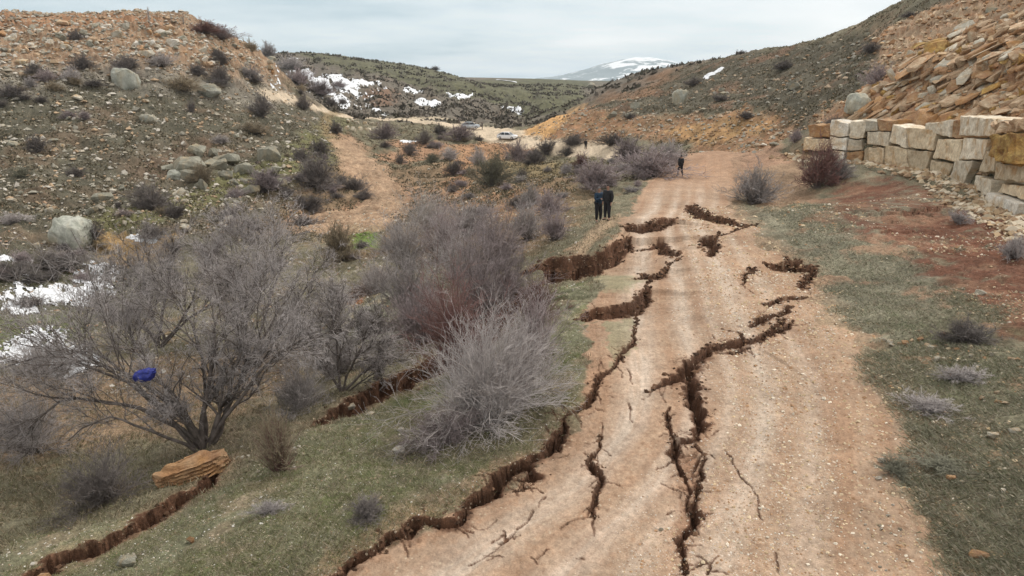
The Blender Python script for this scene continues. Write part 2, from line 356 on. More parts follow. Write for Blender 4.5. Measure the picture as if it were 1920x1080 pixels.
# level ground at the foot of the block wall, fill held behind it
def wall_side(xs, ys):
    wp = np.array(WALLP); wp = np.vstack([wp[0]+(wp[0]-wp[1])*2.5, wp, wp[-1]+(wp[-1]-wp[-2])*3])
    dm = np.full(xs.shape, 1e3); sg = np.zeros(xs.shape); zb = np.zeros(xs.shape); et = np.zeros(xs.shape)
    for k in range(len(wp)-1):
        ex, ey = wp[k+1, :2]-wp[k, :2]; t = np.clip(((xs-wp[k, 0])*ex+(ys-wp[k, 1])*ey)/(ex*ex+ey*ey), 0, 1)
        dx, dy = xs-wp[k, 0]-t*ex, ys-wp[k, 1]-t*ey; d = np.hypot(dx, dy); m = d < dm
        sg = np.where(m, ex*dy-ey*dx, sg); zb = np.where(m, wp[k, 2]+(wp[k+1, 2]-wp[k, 2])*t, zb); dm = np.where(m, d, dm)
    return dm*np.where(sg > 0, 1, -1), zb
_m = (X > 2) & (X < 70) & (Y > 6) & (Y < 110)
_d, _zb = wall_side(X[_m], Y[_m])
_front = _d < .25                                  # camera side
_z = Z[_m]; _lim = _zb+.05+.0*_d
_w = sstep(13, 4, -_d)*sstep(24, 34, Y[_m])
_z = np.where(_front, _z*(1-_w)+(np.minimum(_z, _lim)+np.where(_z < _lim-.5, (_lim-_z)*.6, 0)+fbm(X[_m]*.4, Y[_m]*.4, 3, 991)*.12)*_w, _z)
_z = np.where((_d >= .25) & (_d < 5), np.minimum(_z, _zb+1.0+_d*1.0+fbm(X[_m]*.8, Y[_m]*.8, 3, 992)*.3), _z)
Z[_m] = _z
WD = np.zeros(X.shape, np.float32); WD[_m] = sstep(2.2, .2, np.abs(_d+.6))*(Y[_m] > 26)*(Y[_m] < 62)
# the road surface: wheel ruts
def rut(c, wd): return np.exp(-((lat-c+fbm(Y*.12, Y*0, 2, 33)*.05)/wd)**2)
ruts = rut(.20, .045)+rut(.42, .05)+rut(.62, .045)+rut(.80, .04)
Z += road*(-0.045*ruts+0.03*fbm(X*1.3, Y*.35, 3, 35))
Z += road*(fbm(X*9, Y*6, 4, 37, .7)*.020+fbm(lat*70, Y*.25, 3, 39, .6)*.016*sstep(50, 30, Y))
Z0 = Z.copy()

# --- cut the cracks
dirt = np.zeros(X.shape, np.float32)        # exposed moist soil
broken = np.zeros(X.shape, np.float32)
clodspots = []
rr_ = np.random.RandomState(7)
for pp, side, drop, dk, rec in cracks:
    w3 = np.array([P(u, v) for u, v, _ in pp]); ww = np.array([max(wd*(1.5 if wd > 3 else 1.1)*mpp(p), 0.028) for (_, _, wd), p in zip(pp, w3)])
    # jagged course
    px, py, pw = [w3[0, 0]], [w3[0, 1]], [ww[0]]
    for k in range(len(w3)-1):
        L = np.hypot(*(w3[k+1, :2]-w3[k, :2])); n = max(2, int(L/0.16)); n = min(n, 40)
        nx, ny = -(w3[k+1, 1]-w3[k, 1])/(L+1e-9), (w3[k+1, 0]-w3[k, 0])/(L+1e-9)
        off = 0
        for m in range(1, n+1):
            t = m/n; off = off*.7+rr_.uniform(-1, 1)*min(.11, .13*L)*(.5+ww[k]); o = off*math.sin(math.pi*t)**.5 if m < n else 0
            px.append(w3[k, 0]+(w3[k+1, 0]-w3[k, 0])*t+nx*o); py.append(w3[k, 1]+(w3[k+1, 1]-w3[k, 1])*t+ny*o)
            pw.append((ww[k]+(ww[k+1]-ww[k])*t)*rr_.uniform(.65, 1.3))
    px, py, pw = map(np.array, (px, py, pw))
    reach = rec*2.2+0.5 if drop else 0.8
    reach = max(reach, pw.max()+.6)
    # rows/cols window
    th, lr = polar(px, py); dth = reach/np.exp(lr.min())
    i0, i1 = np.searchsorted(LR, math.log(max(4, math.exp(lr.min())-reach))), np.searchsorted(LR, math.log(math.exp(lr.max())+reach))
    j0, j1 = np.searchsorted(TH, th.min()-dth), np.searchsorted(TH, th.max()+dth)
    if i1-i0 < 2 or j1-j0 < 2: continue
    S = (slice(i0, i1), slice(j0, j1)); xs, ys = X[S], Y[S]
    best = np.full(xs.shape, -1e3); dmin = np.full(xs.shape, 1e3); sg = np.zeros(xs.shape); tw = np.zeros(xs.shape); endf = np.zeros(xs.shape)
    nseg = len(px)-1
    for k in range(nseg):
        ex, ey = px[k+1]-px[k], py[k+1]-py[k]; t = np.clip(((xs-px[k])*ex+(ys-py[k])*ey)/(ex*ex+ey*ey+1e-9), 0, 1)
        dx, dy = xs-px[k]-t*ex, ys-py[k]-t*ey; d = np.hypot(dx, dy); hw = (pw[k]+(pw[k+1]-pw[k])*t)/2
        best = np.maximum(best, hw-d)
        pc = (ex*dy-ey*dx)/(math.hypot(ex, ey)+1e-9)
        m = (d < dmin-1e-6) | ((np.abs(d-dmin) < 1e-5) & (np.abs(pc) > np.abs(sg)))
        sg = np.where(m, pc, sg); dmin = np.where(m, d, dmin); tw = np.where(m, hw*2, tw); endf = np.where(m, (k+t)/nseg, endf)
    jag = fbm(xs*3.0, ys*3.0, 2, 121, .6)*0.20+fbm(xs*9, ys*9, 2, 123)*np.where(tw > .15, .035, .03)
    b2 = best+jag*np.clip(tw*2.4, .07, 1.1)
    if drop:
        s_ = np.where(sg*side > 0, 1.0, 0.0)
        taper = np.sin(np.pi*np.clip(endf, .0, 1))**.45
        Z[S] -= s_*drop*np.exp(-(dmin/rec)**2)*taper
    dep = np.clip(tw*1.9, .06, .85)*dk
    floor_n = fbm(xs*4, ys*4, 3, 131, .65)*.5+.5
    wallw = np.clip(tw*.30, .02, .15)
    cut = sstep(-wallw*.3, wallw, b2)
    Z[S] -= cut*dep*(.55+.75*floor_n)
    dirt[S] = np.maximum(dirt[S], sstep(-wallw*.6-.05*np.clip((tw-.06)/.15, 0, 1), -wallw*.2-.01*np.clip((tw-.06)/.1, -.8, 1), b2)*np.clip(tw/.035, .75, 1))
    if drop: dirt[S] = np.maximum(dirt[S], np.where(sg*side > 0, sstep(.22, .0, dmin-tw*.5+jag)*.85, 0)*taper)
    broken[S] = np.maximum(broken[S], np.exp(-(np.clip(-best, 0, 9)/.35)**2)*np.clip(tw/.15, 0, 1))
    if pw.max() > .10:
        for k in range(0, len(px), 1): clodspots.append((px[k], py[k], pw[k]))
Z += broken*road*fbm(X*6, Y*6, 3, 141, .6)*.05
# crumbled strip down the middle of the road
CR = region([(1268,850),(1312,850),(1310,960),(1292,1000),(1262,1000),(1280,930)], .006, .008, .01)
Z -= CR*(.05+.10*np.abs(fbm(X*5, Y*5, 3, 145, .7)))
def gz(x, y): return float(grid_at(Z, x, y))
def spot(u, v):
    p = P(u, v); p[2] = gz(p[0], p[1]); return p
# ------------------------------------------------------------------ ground colours (albedo)
col = np.zeros(X.shape+(3,), np.float32)
def c3(*a): return np.array(a, np.float32)
def paint(mask, c, amt=1.0):
    m = (mask*amt)[..., None]; col[:] = col*(1-m)+np.asarray(c, np.float32)*m
GRASS = c3(.165,.150,.100); DRY = c3(.25,.225,.16); SOIL = c3(.22,.14,.085); ORANGE = c3(.38,.215,.12); TAN = c3(.395,.28,.195); PALE = c3(.52,.42,.33)
RED = c3(.155,.064,.040); OLIVE = c3(.125,.115,.075); MOSS = c3(.13,.145,.045); GREYST = c3(.30,.28,.245); MOIST = c3(.078,.038,.023)
REDM = 0
n1 = fbm(X*.12, Y*.12, 4, 201, .6); n2 = fbm(X*.6, Y*.6, 4, 205, .6); n3 = fbm(X*2.6, Y*2.6, 3, 209, .65)
far_mid = sstep(60, 100, RR)
col[:] = GRASS
paint(sstep(-.15, .35, n1+.5*n2), DRY, .6)
paint(sstep(.0, .35, n2+.4*n3-.1), SOIL, .55)
# left hill
LH = region([(-200,-20),(520,90),(560,170),(640,215),(640,300),(560,400),(420,470),(250,500),(60,500),(-200,560)], .03, .03)
paint(LH, c3(.105,.098,.072), .92); paint(LH*sstep(-.05, .35, n2+.6*n3), c3(.185,.155,.115), .65); paint(LH*sstep(.15,.45, n1+.1), c3(.20,.125,.08), .4); paint(LH*sstep(.0,.3, n2-.3*n1), c3(.085,.08,.055), .55)
paint(region([(220,300),(430,250),(430,290),(330,340),(240,340)], .03, .05), c3(.20,.125,.085), .5)
paint(region([(-40,90),(200,100),(330,120),(430,150),(545,170),(520,210),(430,190),(280,165),(120,165),(-40,200)], .02, .05), c3(.25,.225,.185), .75)
paint(region([(170,415),(300,370),(420,330),(540,285),(612,240),(640,215),(660,222),(632,250),(640,300),(560,345),(430,370),(300,420),(200,440)], .015, .03), c3(.175,.17,.075), .8)
paint(ROCKL, c3(.31,.195,.12), .85); paint(ROCKL*sstep(.0,.3,n3+.3*n2), c3(.40,.31,.22), .8)
paint(region([(-40,30),(300,28),(300,60),(-40,62)], .01, .03), c3(.33,.17,.09), .6)
# gully and the slope below the road
paint(region([(570,330),(640,300),(700,330),(1000,300),(1110,330),(1080,420),(1000,480),(700,480),(560,440),(480,440),(500,380)], .03, .05), c3(.25,.165,.10), .75)
paint(region([(615,250),(665,255),(700,300),(760,350),(770,400),(700,440),(560,440),(540,400),(690,372),(650,320)], .015, .03), c3(.33,.20,.125), .8)
paint(region([(855,272),(930,262),(1010,272),(985,300),(900,300),(878,350),(855,372),(840,320)], .012, .03), ORANGE, .85)
paint(region([(740,262),(830,262),(850,290),(770,310),(700,300)], .012, .04), c3(.38,.215,.13), .75)
paint(region([(870,380),(1010,350),(1040,400),(940,420),(760,420),(740,350),(860,330)], .015, .05), c3(.34,.20,.12), .6)
paint(region([(900,300),(1110,290),(1100,330),(930,335)], .015, .04), c3(.23,.19,.10), .6)
paint(region([(660,420),(715,425),(712,465),(660,468)], .01, .012), c3(.14,.21,.05), .95)
paint(region([(0,480),(250,500),(330,540),(120,640),(-60,680),(-60,500)], .02, .04), c3(.11,.115,.07), .7)
paint(region([(-40,600),(130,590),(150,640),(-40,660)], .02, .04), c3(.13,.16,.05), .7)
paint(region([(-60,720),(200,690),(560,640),(600,700),(420,800),(250,830),(100,850),(-60,900)], .03, .06), c3(.27,.18,.115), .75)
paint(region([(640,690),(780,600),(760,540),(600,620)], .02, .02), c3(.20,.20,.15), .8)
paint(region([(650,560),(715,505),(725,520),(665,585)], .008, .01), c3(.24,.10,.055), .9)
paint(region([(190,430),(330,440),(300,490),(215,505),(180,470)], .012, .02), c3(.42,.27,.12), .7)
# grassy bank beside the road
BANK = region([(-60,1200),(30,1000),(330,960),(600,800),(760,720),(820,640),(960,590),(1040,520),(1100,500),(1110,620),(1090,760),(1040,840),(900,930),(720,1030),(590,1120)], .015, .03)
paint(BANK, c3(.185,.185,.115), .9)
paint(BANK*sstep(-.05,.35,n1*.4+n2*.8+.05), c3(.125,.15,.055), .7); paint(BANK*sstep(.0,.35,n3*.8+n2*.4-.02), c3(.25,.22,.165), .7)
paint(region([(600,1120),(740,1000),(880,930),(1000,860),(1050,800),(1010,830),(860,900),(700,980),(560,1080)], .008, .02), c3(.33,.235,.15), .7)
# right of the road
RB = region([(1400,385),(1560,350),(1700,350),(2200,460),(2200,1300),(1740,1150),(1700,900),(1600,640),(1480,470)], .02, .04)
paint(RB, c3(.20,.185,.125), .85); paint(RB*sstep(-.1,.3,n2+.3*n1), c3(.145,.15,.09), .7); paint(RB*sstep(.1,.45,n1+.5*n3), c3(.33,.21,.13), .65)
paint(region([(1400,400),(1560,385),(1700,470),(1790,560),(1720,640),(1600,640),(1510,560),(1440,470)], .02, .05), c3(.235,.22,.16), .75)
paint(region([(1530,350),(1700,338),(1950,405),(2250,420),(2250,720),(1900,640),(1840,590),(1780,545),(1690,470),(1560,415)], .02, .06)*sstep(-.55,-.05,n2+.3*n3), RED, .9)
REDM = region([(1530,350),(1700,338),(1950,405),(2250,420),(2250,720),(1900,640),(1840,590),(1780,545),(1690,470),(1560,415)], .02, .06)
paint(region([(1560,385),(1700,345),(1860,378),(1700,425),(1580,425)], .02, .06)*sstep(-.1,.3,n2), c3(.24,.235,.17), .7)
paint(region([(1660,590),(1830,600),(1930,640),(2250,700),(2250,900),(1930,740),(1760,760),(1650,680)], .03, .06)*sstep(-.3,.2,n2), c3(.16,.17,.10), .7)
paint(region([(1600,650),(1700,700),(1760,860),(1720,1090),(1820,1090),(1800,900),(1760,760)], .02, .06), c3(.38,.26,.17), .35)
# far end of the road, hill and cut on the right
RH = region([(980,260),(1085,185),(1250,122),(1500,85),(1770,0),(2100,-60),(2100,100),(1660,150),(1560,225),(1480,260),(1440,215),(1300,215),(1100,215)], .02, .03)
paint(RH, c3(.095,.085,.062), .94); paint(RH*sstep(.0,.4,n2+.4*n3), c3(.165,.145,.105), .6); paint(RH*sstep(.1,.35,n1), c3(.22,.12,.075), .5)
paint(region([(1080,190),(1250,128),(1300,118),(1240,170),(1150,200)], .02, .05), c3(.30,.16,.09), .55)
paint(region([(1600,50),(1760,20),(1930,30),(1800,80),(1680,70)], .015, .04), c3(.26,.17,.11), .6)
CUT = region([(965,262),(1085,188),(1110,204),(1220,222),(1330,218),(1440,214),(1490,228),(1480,262),(1390,288),(1290,268),(1180,262),(1060,258),(1000,266)], .012, .025)
paint(CUT, c3(.33,.18,.10), .85); paint(CUT*sstep(-.1,.25,n2+.3*n3), c3(.165,.13,.085), .75); paint(CUT*sstep(.0,.3,n2-.25*n3), c3(.40,.25,.13), .5)
paint(region([(968,258),(1080,190),(1100,198),(1062,222),(1018,264)], .006, .01), c3(.60,.36,.16), .85)
paint(region([(1260,235),(1430,222),(1450,245),(1340,268),(1270,262)], .012, .03), c3(.50,.31,.13), .45)
paint(region([(1400,290),(1500,262),(1520,310),(1560,350),(1480,390),(1400,350)], .015, .05), c3(.31,.20,.13), .7)
paint(region([(1240,300),(1290,283),(1400,283),(1480,270),(1500,300),(1400,320),(1395,370),(1360,345),(1270,320)], .01, .03), c3(.34,.21,.14), .8)
paint(OUTC, c3(.40,.285,.19), .92); paint(OUTC*sstep(-.05,.3,fbm(X*.5,Z*1.6,4,221,.6)), c3(.36,.17,.085), .6); paint(OUTC*sstep(.1,.4,fbm(X*.9,Z*2.2,3,225,.6)), c3(.56,.45,.31), .7)
paint(region([(1560,205),(1700,195),(1960,190),(1960,232),(1700,222),(1540,232)], .01, .02), c3(.44,.25,.15), .7)
# middle distance
MID = sstep(165, 205, RR+EN1*40)
paint(MID, c3(.145,.128,.105), .95); paint(MID*sstep(.0,.35,n1*.8+n2*.5), c3(.21,.165,.125), .6)
GREEN = region([(555,98),(700,108),(840,128),(900,150),(960,152),(1110,150),(1090,200),(1000,215),(930,190),(850,180),(780,160),(640,135)], .012, .03)
paint(GREEN*sstep(150,230,RR), c3(.115,.115,.065), .85); paint(GREEN*sstep(-.1,.3,n1+.5*n2)*MID, c3(.10,.098,.068), .85)
paint(region([(690,165),(740,170),(745,200),(700,200)], .008, .02)*MID, c3(.22,.13,.085), .7)
paint(sstep(500, 900, RR), c3(.10,.115,.085), .9)
# tracks
paint(track, c3(.56,.46,.34), .95); paint(path2, c3(.27,.20,.11), .7)
paint(region([(740,225),(860,228),(950,240),(900,232),(760,218)], .004, .004), c3(.56,.47,.34), .7)
TANM = region([(612,262),(662,258),(700,300),(748,345),(765,400),(720,432),(600,440),(556,425),(560,402),(668,392),(690,362),(650,318)], .008, .018)
paint(TANM, c3(.36,.245,.16), .85); paint(TANM*sstep(.0,.35,n2), c3(.27,.19,.125), .6); paint(TANM*sstep(.0,.3,n3), c3(.46,.34,.23), .6)
paint(region([(720,790),(860,740),(1050,750),(1045,815),(930,860),(800,880),(720,840)], .02, .04), c3(.125,.10,.075), .65)  # dark leaf litter, painted in as contact shade under the big shrubs
paint(region([(300,800),(480,790),(560,850),(420,870),(300,860)], .02, .04), c3(.14,.115,.085), .6)  # same litter tone round the largest tree's foot, doubling as painted contact shade
_bare = RB*sstep(.02, .28, fbm(X*.35, Y*.35, 4, 881, .6)+.15*n3)*(1-.3*REDM); paint(_bare, c3(.27,.165,.105), .75)
_bank = BANK*sstep(.12, .35, fbm(X*.5, Y*.5, 4, 883, .6)+.15*n3); paint(_bank, c3(.25,.19,.13), .6)
_spill = sstep(-1.1, .2, np.minimum(X-xl, xr-X)+fbm(X*.8, Y*.8, 4, 885, .65)*1.3)*(Y < _my.max())*(X > (xl+xr)/2); paint(_spill*.9, c3(.35,.235,.155), .7)
# dirt road
st = fbm(lat*11, Y*.10, 3, 231, .6); stf = fbm(lat*34, Y*.35, 3, 235, .6)
rc = np.empty_like(col); rc[:] = TAN*0.96
def mixc(a, b, m): m = m[..., None]; return a*(1-m)+b*m
rc = mixc(rc, c3(.33,.205,.13), sstep(-.1,.3,st)*.75)
_pl = np.clip(rut(.20,.06)+rut(.40,.04)*.9+rut(.52,.03)*.6+rut(.64,.05)*.9+rut(.80,.04)*.5, 0, 1)*(.5+.5*sstep(-.4,.3,stf))
rc = mixc(rc, c3(.46,.32,.215), sstep(.0,.4,n2)*.5); rc = mixc(rc, c3(.29,.18,.115), sstep(.05,.35,n3+.4*stf)*.55); rc = mixc(rc, c3(.30,.185,.115), sstep(.05,.3,fbm(X*7,Y*3.5,4,238,.7))*.6)
rc = mixc(rc, c3(.57,.475,.385), _pl*.85*sstep(62,40,Y))
rc = mixc(rc, c3(.36,.22,.14), sstep(45,62,Y)*.6)
gp = sstep(.0, .3, region([(1140,600),(1190,560),(1195,640),(1150,690),(1130,640)], .01, .02)+n3*.3-.4)
rc = mixc(rc, c3(.25,.24,.15), gp*.7)
gp = region([(1120,490),(1180,500),(1215,520),(1170,545),(1110,540),(1080,520)], .01, .02)
rc = mixc(rc, c3(.26,.25,.155), gp*.75)
m = (sstep(.3,.7, road+(.8*n3+.6*n2+.2*EN2)*(1-np.abs(2*road-1))))[..., None]; col[:] = col*(1-m)+rc*m
paint(region([(1060,470),(1110,430),(1160,400),(1170,415),(1120,450),(1090,480)], .006, .008), c3(.42,.29,.19), .6)
paint(broken, c3(.36,.215,.13), .30); paint(CR, c3(.30,.165,.10), .55)
paint(dirt, MOIST*1.25, .93)
paint(dirt*sstep(.05,.4,fbm(X*4,Y*4,3,241,.65)), c3(.16,.082,.048), .6)
col *= (1+.16*n3+.10*EN2)[..., None]
np.clip(col, .02, .9, out=col)

# ------------------------------------------------------------------ mesh plumbing
def tag(o, label=None, cat=None, group=None, kind=None):
    if label: o['label'] = label
    if cat: o['category'] = cat
    if group: o['group'] = group
    if kind: o['kind'] = kind
    return o
def mesh_np(name, V, Fc, mat=None, cols=None, smooth=True):
    """V (n,3); Fc (m,3) or (m,4) ints"""
    me = bpy.data.meshes.new(name); k = Fc.shape[1]
    me.vertices.add(len(V)); me.vertices.foreach_set('co', np.ascontiguousarray(V, np.float32).ravel())
    me.loops.add(Fc.size); me.loops.foreach_set('vertex_index', np.ascontiguousarray(Fc, np.int32).ravel())
    me.polygons.add(len(Fc)); me.polygons.foreach_set('loop_start', np.arange(0, Fc.size, k, dtype=np.int32))
    me.polygons.foreach_set('loop_total', np.full(len(Fc), k, np.int32))
    me.polygons.foreach_set('use_smooth', np.full(len(Fc), bool(smooth)))
    if cols is not None:
        a = me.color_attributes.new('Col', 'FLOAT_COLOR', 'POINT')
        a.data.foreach_set('color', np.c_[cols, np.ones(len(cols))].astype(np.float32).ravel())
    me.update(calc_edges=True)
    if mat: me.materials.append(mat)
    return me
def link(name, me, parent=None):
    o = bpy.data.objects.new(name, me); C.objects.link(o)
    if parent: o.parent = parent
    return o

# ------------------------------------------------------------------ materials
def material(name):
    m = bpy.data.materials.new(name); m.use_nodes = True; t = m.node_tree
    return m, t, t.nodes['Principled BSDF']
def mnoise(t, scale, detail=4, rough=.6, vec=None, dist=0):
    n = t.nodes.new('ShaderNodeTexNoise'); n.inputs['Scale'].default_value = scale; n.inputs['Detail'].default_value = detail
    n.inputs['Roughness'].default_value = rough; n.inputs['Distortion'].default_value = dist
    if vec: t.links.new(vec, n.inputs['Vector'])
    return n.outputs[0]
def mrange(t, v, a, b, c, d):
    n = t.nodes.new('ShaderNodeMapRange'); t.links.new(v, n.inputs[0])
    for i, x in enumerate((a, b, c, d)): n.inputs[i+1].default_value = x
    return n.outputs[0]
def vscale(t, c, s):
    n = t.nodes.new('ShaderNodeVectorMath'); n.operation = 'SCALE'; t.links.new(c, n.inputs[0])
    if isinstance(s, (int, float)): n.inputs['Scale'].default_value = s
    else: t.links.new(s, n.inputs['Scale'])
    return n.outputs[0]
def mmix(t, f, a, b):
    n = t.nodes.new('ShaderNodeMix'); n.data_type = 'RGBA'
    for i, x in ((0, f), (6, a), (7, b)):
        if isinstance(x, (int, float)): n.inputs[i].default_value = x
        elif isinstance(x, tuple): n.inputs[i].default_value = (*x, 1)
        else: t.links.new(x, n.inputs[i])
    return n.outputs[2]
def bump(t, b, h, strength, dist):
    n = t.nodes.new('ShaderNodeBump'); n.inputs['Strength'].default_value = strength; n.inputs['Distance'].default_value = dist
    t.links.new(h, n.inputs['Height']); t.links.new(n.outputs[0], b.inputs['Normal'])
def coords(t, kind='Object'):
    return t.nodes.new('ShaderNodeTexCoord').outputs[kind]

def ground_mat(name, speck, fleck, bumpd):
    m, t, b = material(name); co = coords(t)
    at = t.nodes.new('ShaderNodeVertexColor'); at.layer_name = 'Col'
    a = mnoise(t, 9, 5, .68, co); bb = mnoise(t, 1.4, 4, .65, co); lg = mnoise(t, .28, 6, .72, co); c = mnoise(t, 34, 3, .7, co)
    v = mrange(t, a, .3, .7, 1-speck, 1+speck); v2 = mrange(t, bb, .3, .7, .86, 1.14); v3 = mrange(t, c, .3, .7, 1-speck*.8, 1+speck*.8)
    s = M('MULTIPLY', M('MULTIPLY', M('MULTIPLY', v, v2, tree=t), v3, tree=t), mrange(t, lg, .32, .68, 1-speck*.9, 1+speck*.8), tree=t)
    c1 = vscale(t, at.outputs[0], s)
    # scattered small stones and straw, lighter than the soil
    vo = t.nodes.new('ShaderNodeTexVoronoi'); vo.inputs['Scale'].default_value = 11; t.links.new(co, vo.inputs['Vector'])
    pick = M('MULTIPLY', M('LESS_THAN', vo.outputs['Distance'], .24, tree=t), M('GREATER_THAN', mnoise(t, 2.2, 3, .6, co), .52, tree=t), tree=t)
    sepc = t.nodes.new('ShaderNodeSeparateColor'); t.links.new(vo.outputs['Color'], sepc.inputs[0])
    pick = M('MULTIPLY', pick, M('GREATER_THAN', sepc.outputs[0], 1-fleck, tree=t), tree=t)
    c2 = mmix(t, M('MULTIPLY', pick, .75, tree=t), c1, (.50, .40, .29))
    t.links.new(c2, b.inputs['Base Color']); b.inputs['Roughness'].default_value = .95; b.inputs['Specular IOR Level'].default_value = .15
    h = M('ADD', a, M('MULTIPLY', c, .5, tree=t), tree=t)
    bump(t, b, h, .8, bumpd)
    return m
MG = ground_mat('ground_earth', .42, .40, .07); MR = ground_mat('road_earth', .24, .30, .045)

# ------------------------------------------------------------------ the terrain in pieces
fi_ = (np.arange(NI-1)[:, None]*NJ+np.arange(NJ-1)[None, :])
quads = np.stack([fi_, fi_+1, fi_+NJ+1, fi_+NJ], -1).reshape(-1, 4)
def fc(a): return (a[:-1, :-1]).ravel()
lab = np.zeros((NI-1)*(NJ-1), np.int8)
lab[fc(RR) > 165] = 3
left = fc(LH) > .5; lab[left & (fc(RR) < 200) & (fc(RR) > 40)] = 1
right = (fc(np.maximum(np.maximum(RH, CUT), OUTC)) > .5) & (fc(RR) < 240); lab[right] = 2
lab[fc(track) > .5] = 4; lab[fc(road) > .5] = 5
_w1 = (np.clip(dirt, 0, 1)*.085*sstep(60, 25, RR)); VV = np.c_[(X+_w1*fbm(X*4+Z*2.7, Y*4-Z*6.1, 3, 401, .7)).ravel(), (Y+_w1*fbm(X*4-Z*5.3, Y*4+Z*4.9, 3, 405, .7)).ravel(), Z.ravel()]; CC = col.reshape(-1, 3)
names = {0: ('ground', MG, 'grassy and earthy ground sloping from the road down to the stream gully', 'ground'),
         1: ('hillside', MG, 'stony olive hillside left of the gully with an orange rubble crest', 'hill'),
         2: ('hillside', MG, 'dark scrubby hillside right of the road above an orange cut bank', 'hill'),
         3: ('hills', MG, 'green and brown hills with snow beyond the far track', 'hills'),
         4: ('dirt_track', MR, 'pale gravel track curving past the parked white cars', 'track'),
         5: ('dirt_road', MR, 'wide tan dirt road torn open by jagged cracks', 'road')}
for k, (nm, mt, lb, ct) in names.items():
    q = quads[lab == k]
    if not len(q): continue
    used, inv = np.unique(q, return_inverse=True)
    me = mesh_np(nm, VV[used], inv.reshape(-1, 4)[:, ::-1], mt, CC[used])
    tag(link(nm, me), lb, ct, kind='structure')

# ------------------------------------------------------------------ the snow mountain on the horizon
m, t, b = material('mountain_rock_and_snow'); co = coords(t)
sep2 = t.nodes.new('ShaderNodeSeparateXYZ'); t.links.new(co, sep2.inputs[0])
mp = t.nodes.new('ShaderNodeMapping'); mp.inputs['Scale'].default_value = (1, 1, 2.4); t.links.new(co, mp.inputs[0])
sn = mnoise(t, .0062, 7, .66, mp.outputs[0], .6)
amt = M('ADD', sn, mrange(t, sep2.outputs[2], 0, 190, -.05, .10), tree=t)
t.links.new(mmix(t, mrange(t, amt, .50, .56, 0, 1), (.20, .25, .27), (.82, .84, .86)), b.inputs['Base Color']); b.inputs['Roughness'].default_value = .9
D = 5200.0
prof = [(940,150),(1000,150),(1040,144),(1070,138),(1100,129),(1130,119),(1160,113),(1190,108),(1215,107),(1240,111),(1262,118),(1300,128),(1360,137),(1440,146),(1500,152)]
us = np.linspace(940, 1500, 180); vs = np.interp(us, *zip(*prof))
us = us; ys = np.linspace(-1100, 1100, 70)
top = np.array([at_y(u, v, D) for u, v in zip(us, vs)])
gx, gy = np.meshgrid(top[:, 0], ys); hz = np.interp(gx, top[:, 0], top[:, 2])
fall = np.clip(1-(np.abs(gy)/1100)**1.3, 0, 1)
gz_ = -60+(hz+60)*fall+fbm(gx*.004, gy*.004, 5, 301, .55, True)*22*fall*(1-np.exp(-(gy/160)**2))+fbm(gx*.012, gy*.012, 3, 305)*4
ni, nj = gx.shape; f_ = (np.arange(ni-1)[:, None]*nj+np.arange(nj-1)); qd = np.stack([f_, f_+1, f_+nj+1, f_+nj], -1).reshape(-1, 4)
tag(link('mountain', mesh_np('mountain', np.c_[gx.ravel(), (gy+D).ravel(), gz_.ravel()], qd, m)), 'broad blue grey mountain streaked with snow on the horizon', 'mountain', kind='structure')
# ------------------------------------------------------------------ snow patches
ms, t, b = material('snow'); co = coords(t)
t.links.new(mmix(t, mrange(t, mnoise(t, 3, 4, .6, co), .35, .7, 0, 1), (.80, .83, .87), (.62, .63, .64)), b.inputs['Base Color']); b.inputs['Roughness'].default_value = .7
bump(t, b, mnoise(t, 5, 4, .6, co), .5, .06)
def snow_patch(px, label, amp=.012, amp2=.012, thick=.10, group=None, holes=.0):
    s = poly_sdf(px)+EN1*amp+EN2*amp2
    if holes: s = s-holes*np.clip(EN2*1.2+n3*.5+.1, 0, 1)*.06
    q = quads[fc(s) > 0]
    if len(q) < 4: return
    used, inv = np.unique(q, return_inverse=True)
    V = VV[used].copy(); sv = s.ravel()[used]
    V[:, 2] += -.03+(thick+.03)*sstep(-.002, .005, sv)
    tag(link('snow_patch', mesh_np('snow_patch', V, inv.reshape(-1, 4)[:, ::-1], ms)), label, 'snow patch', group)
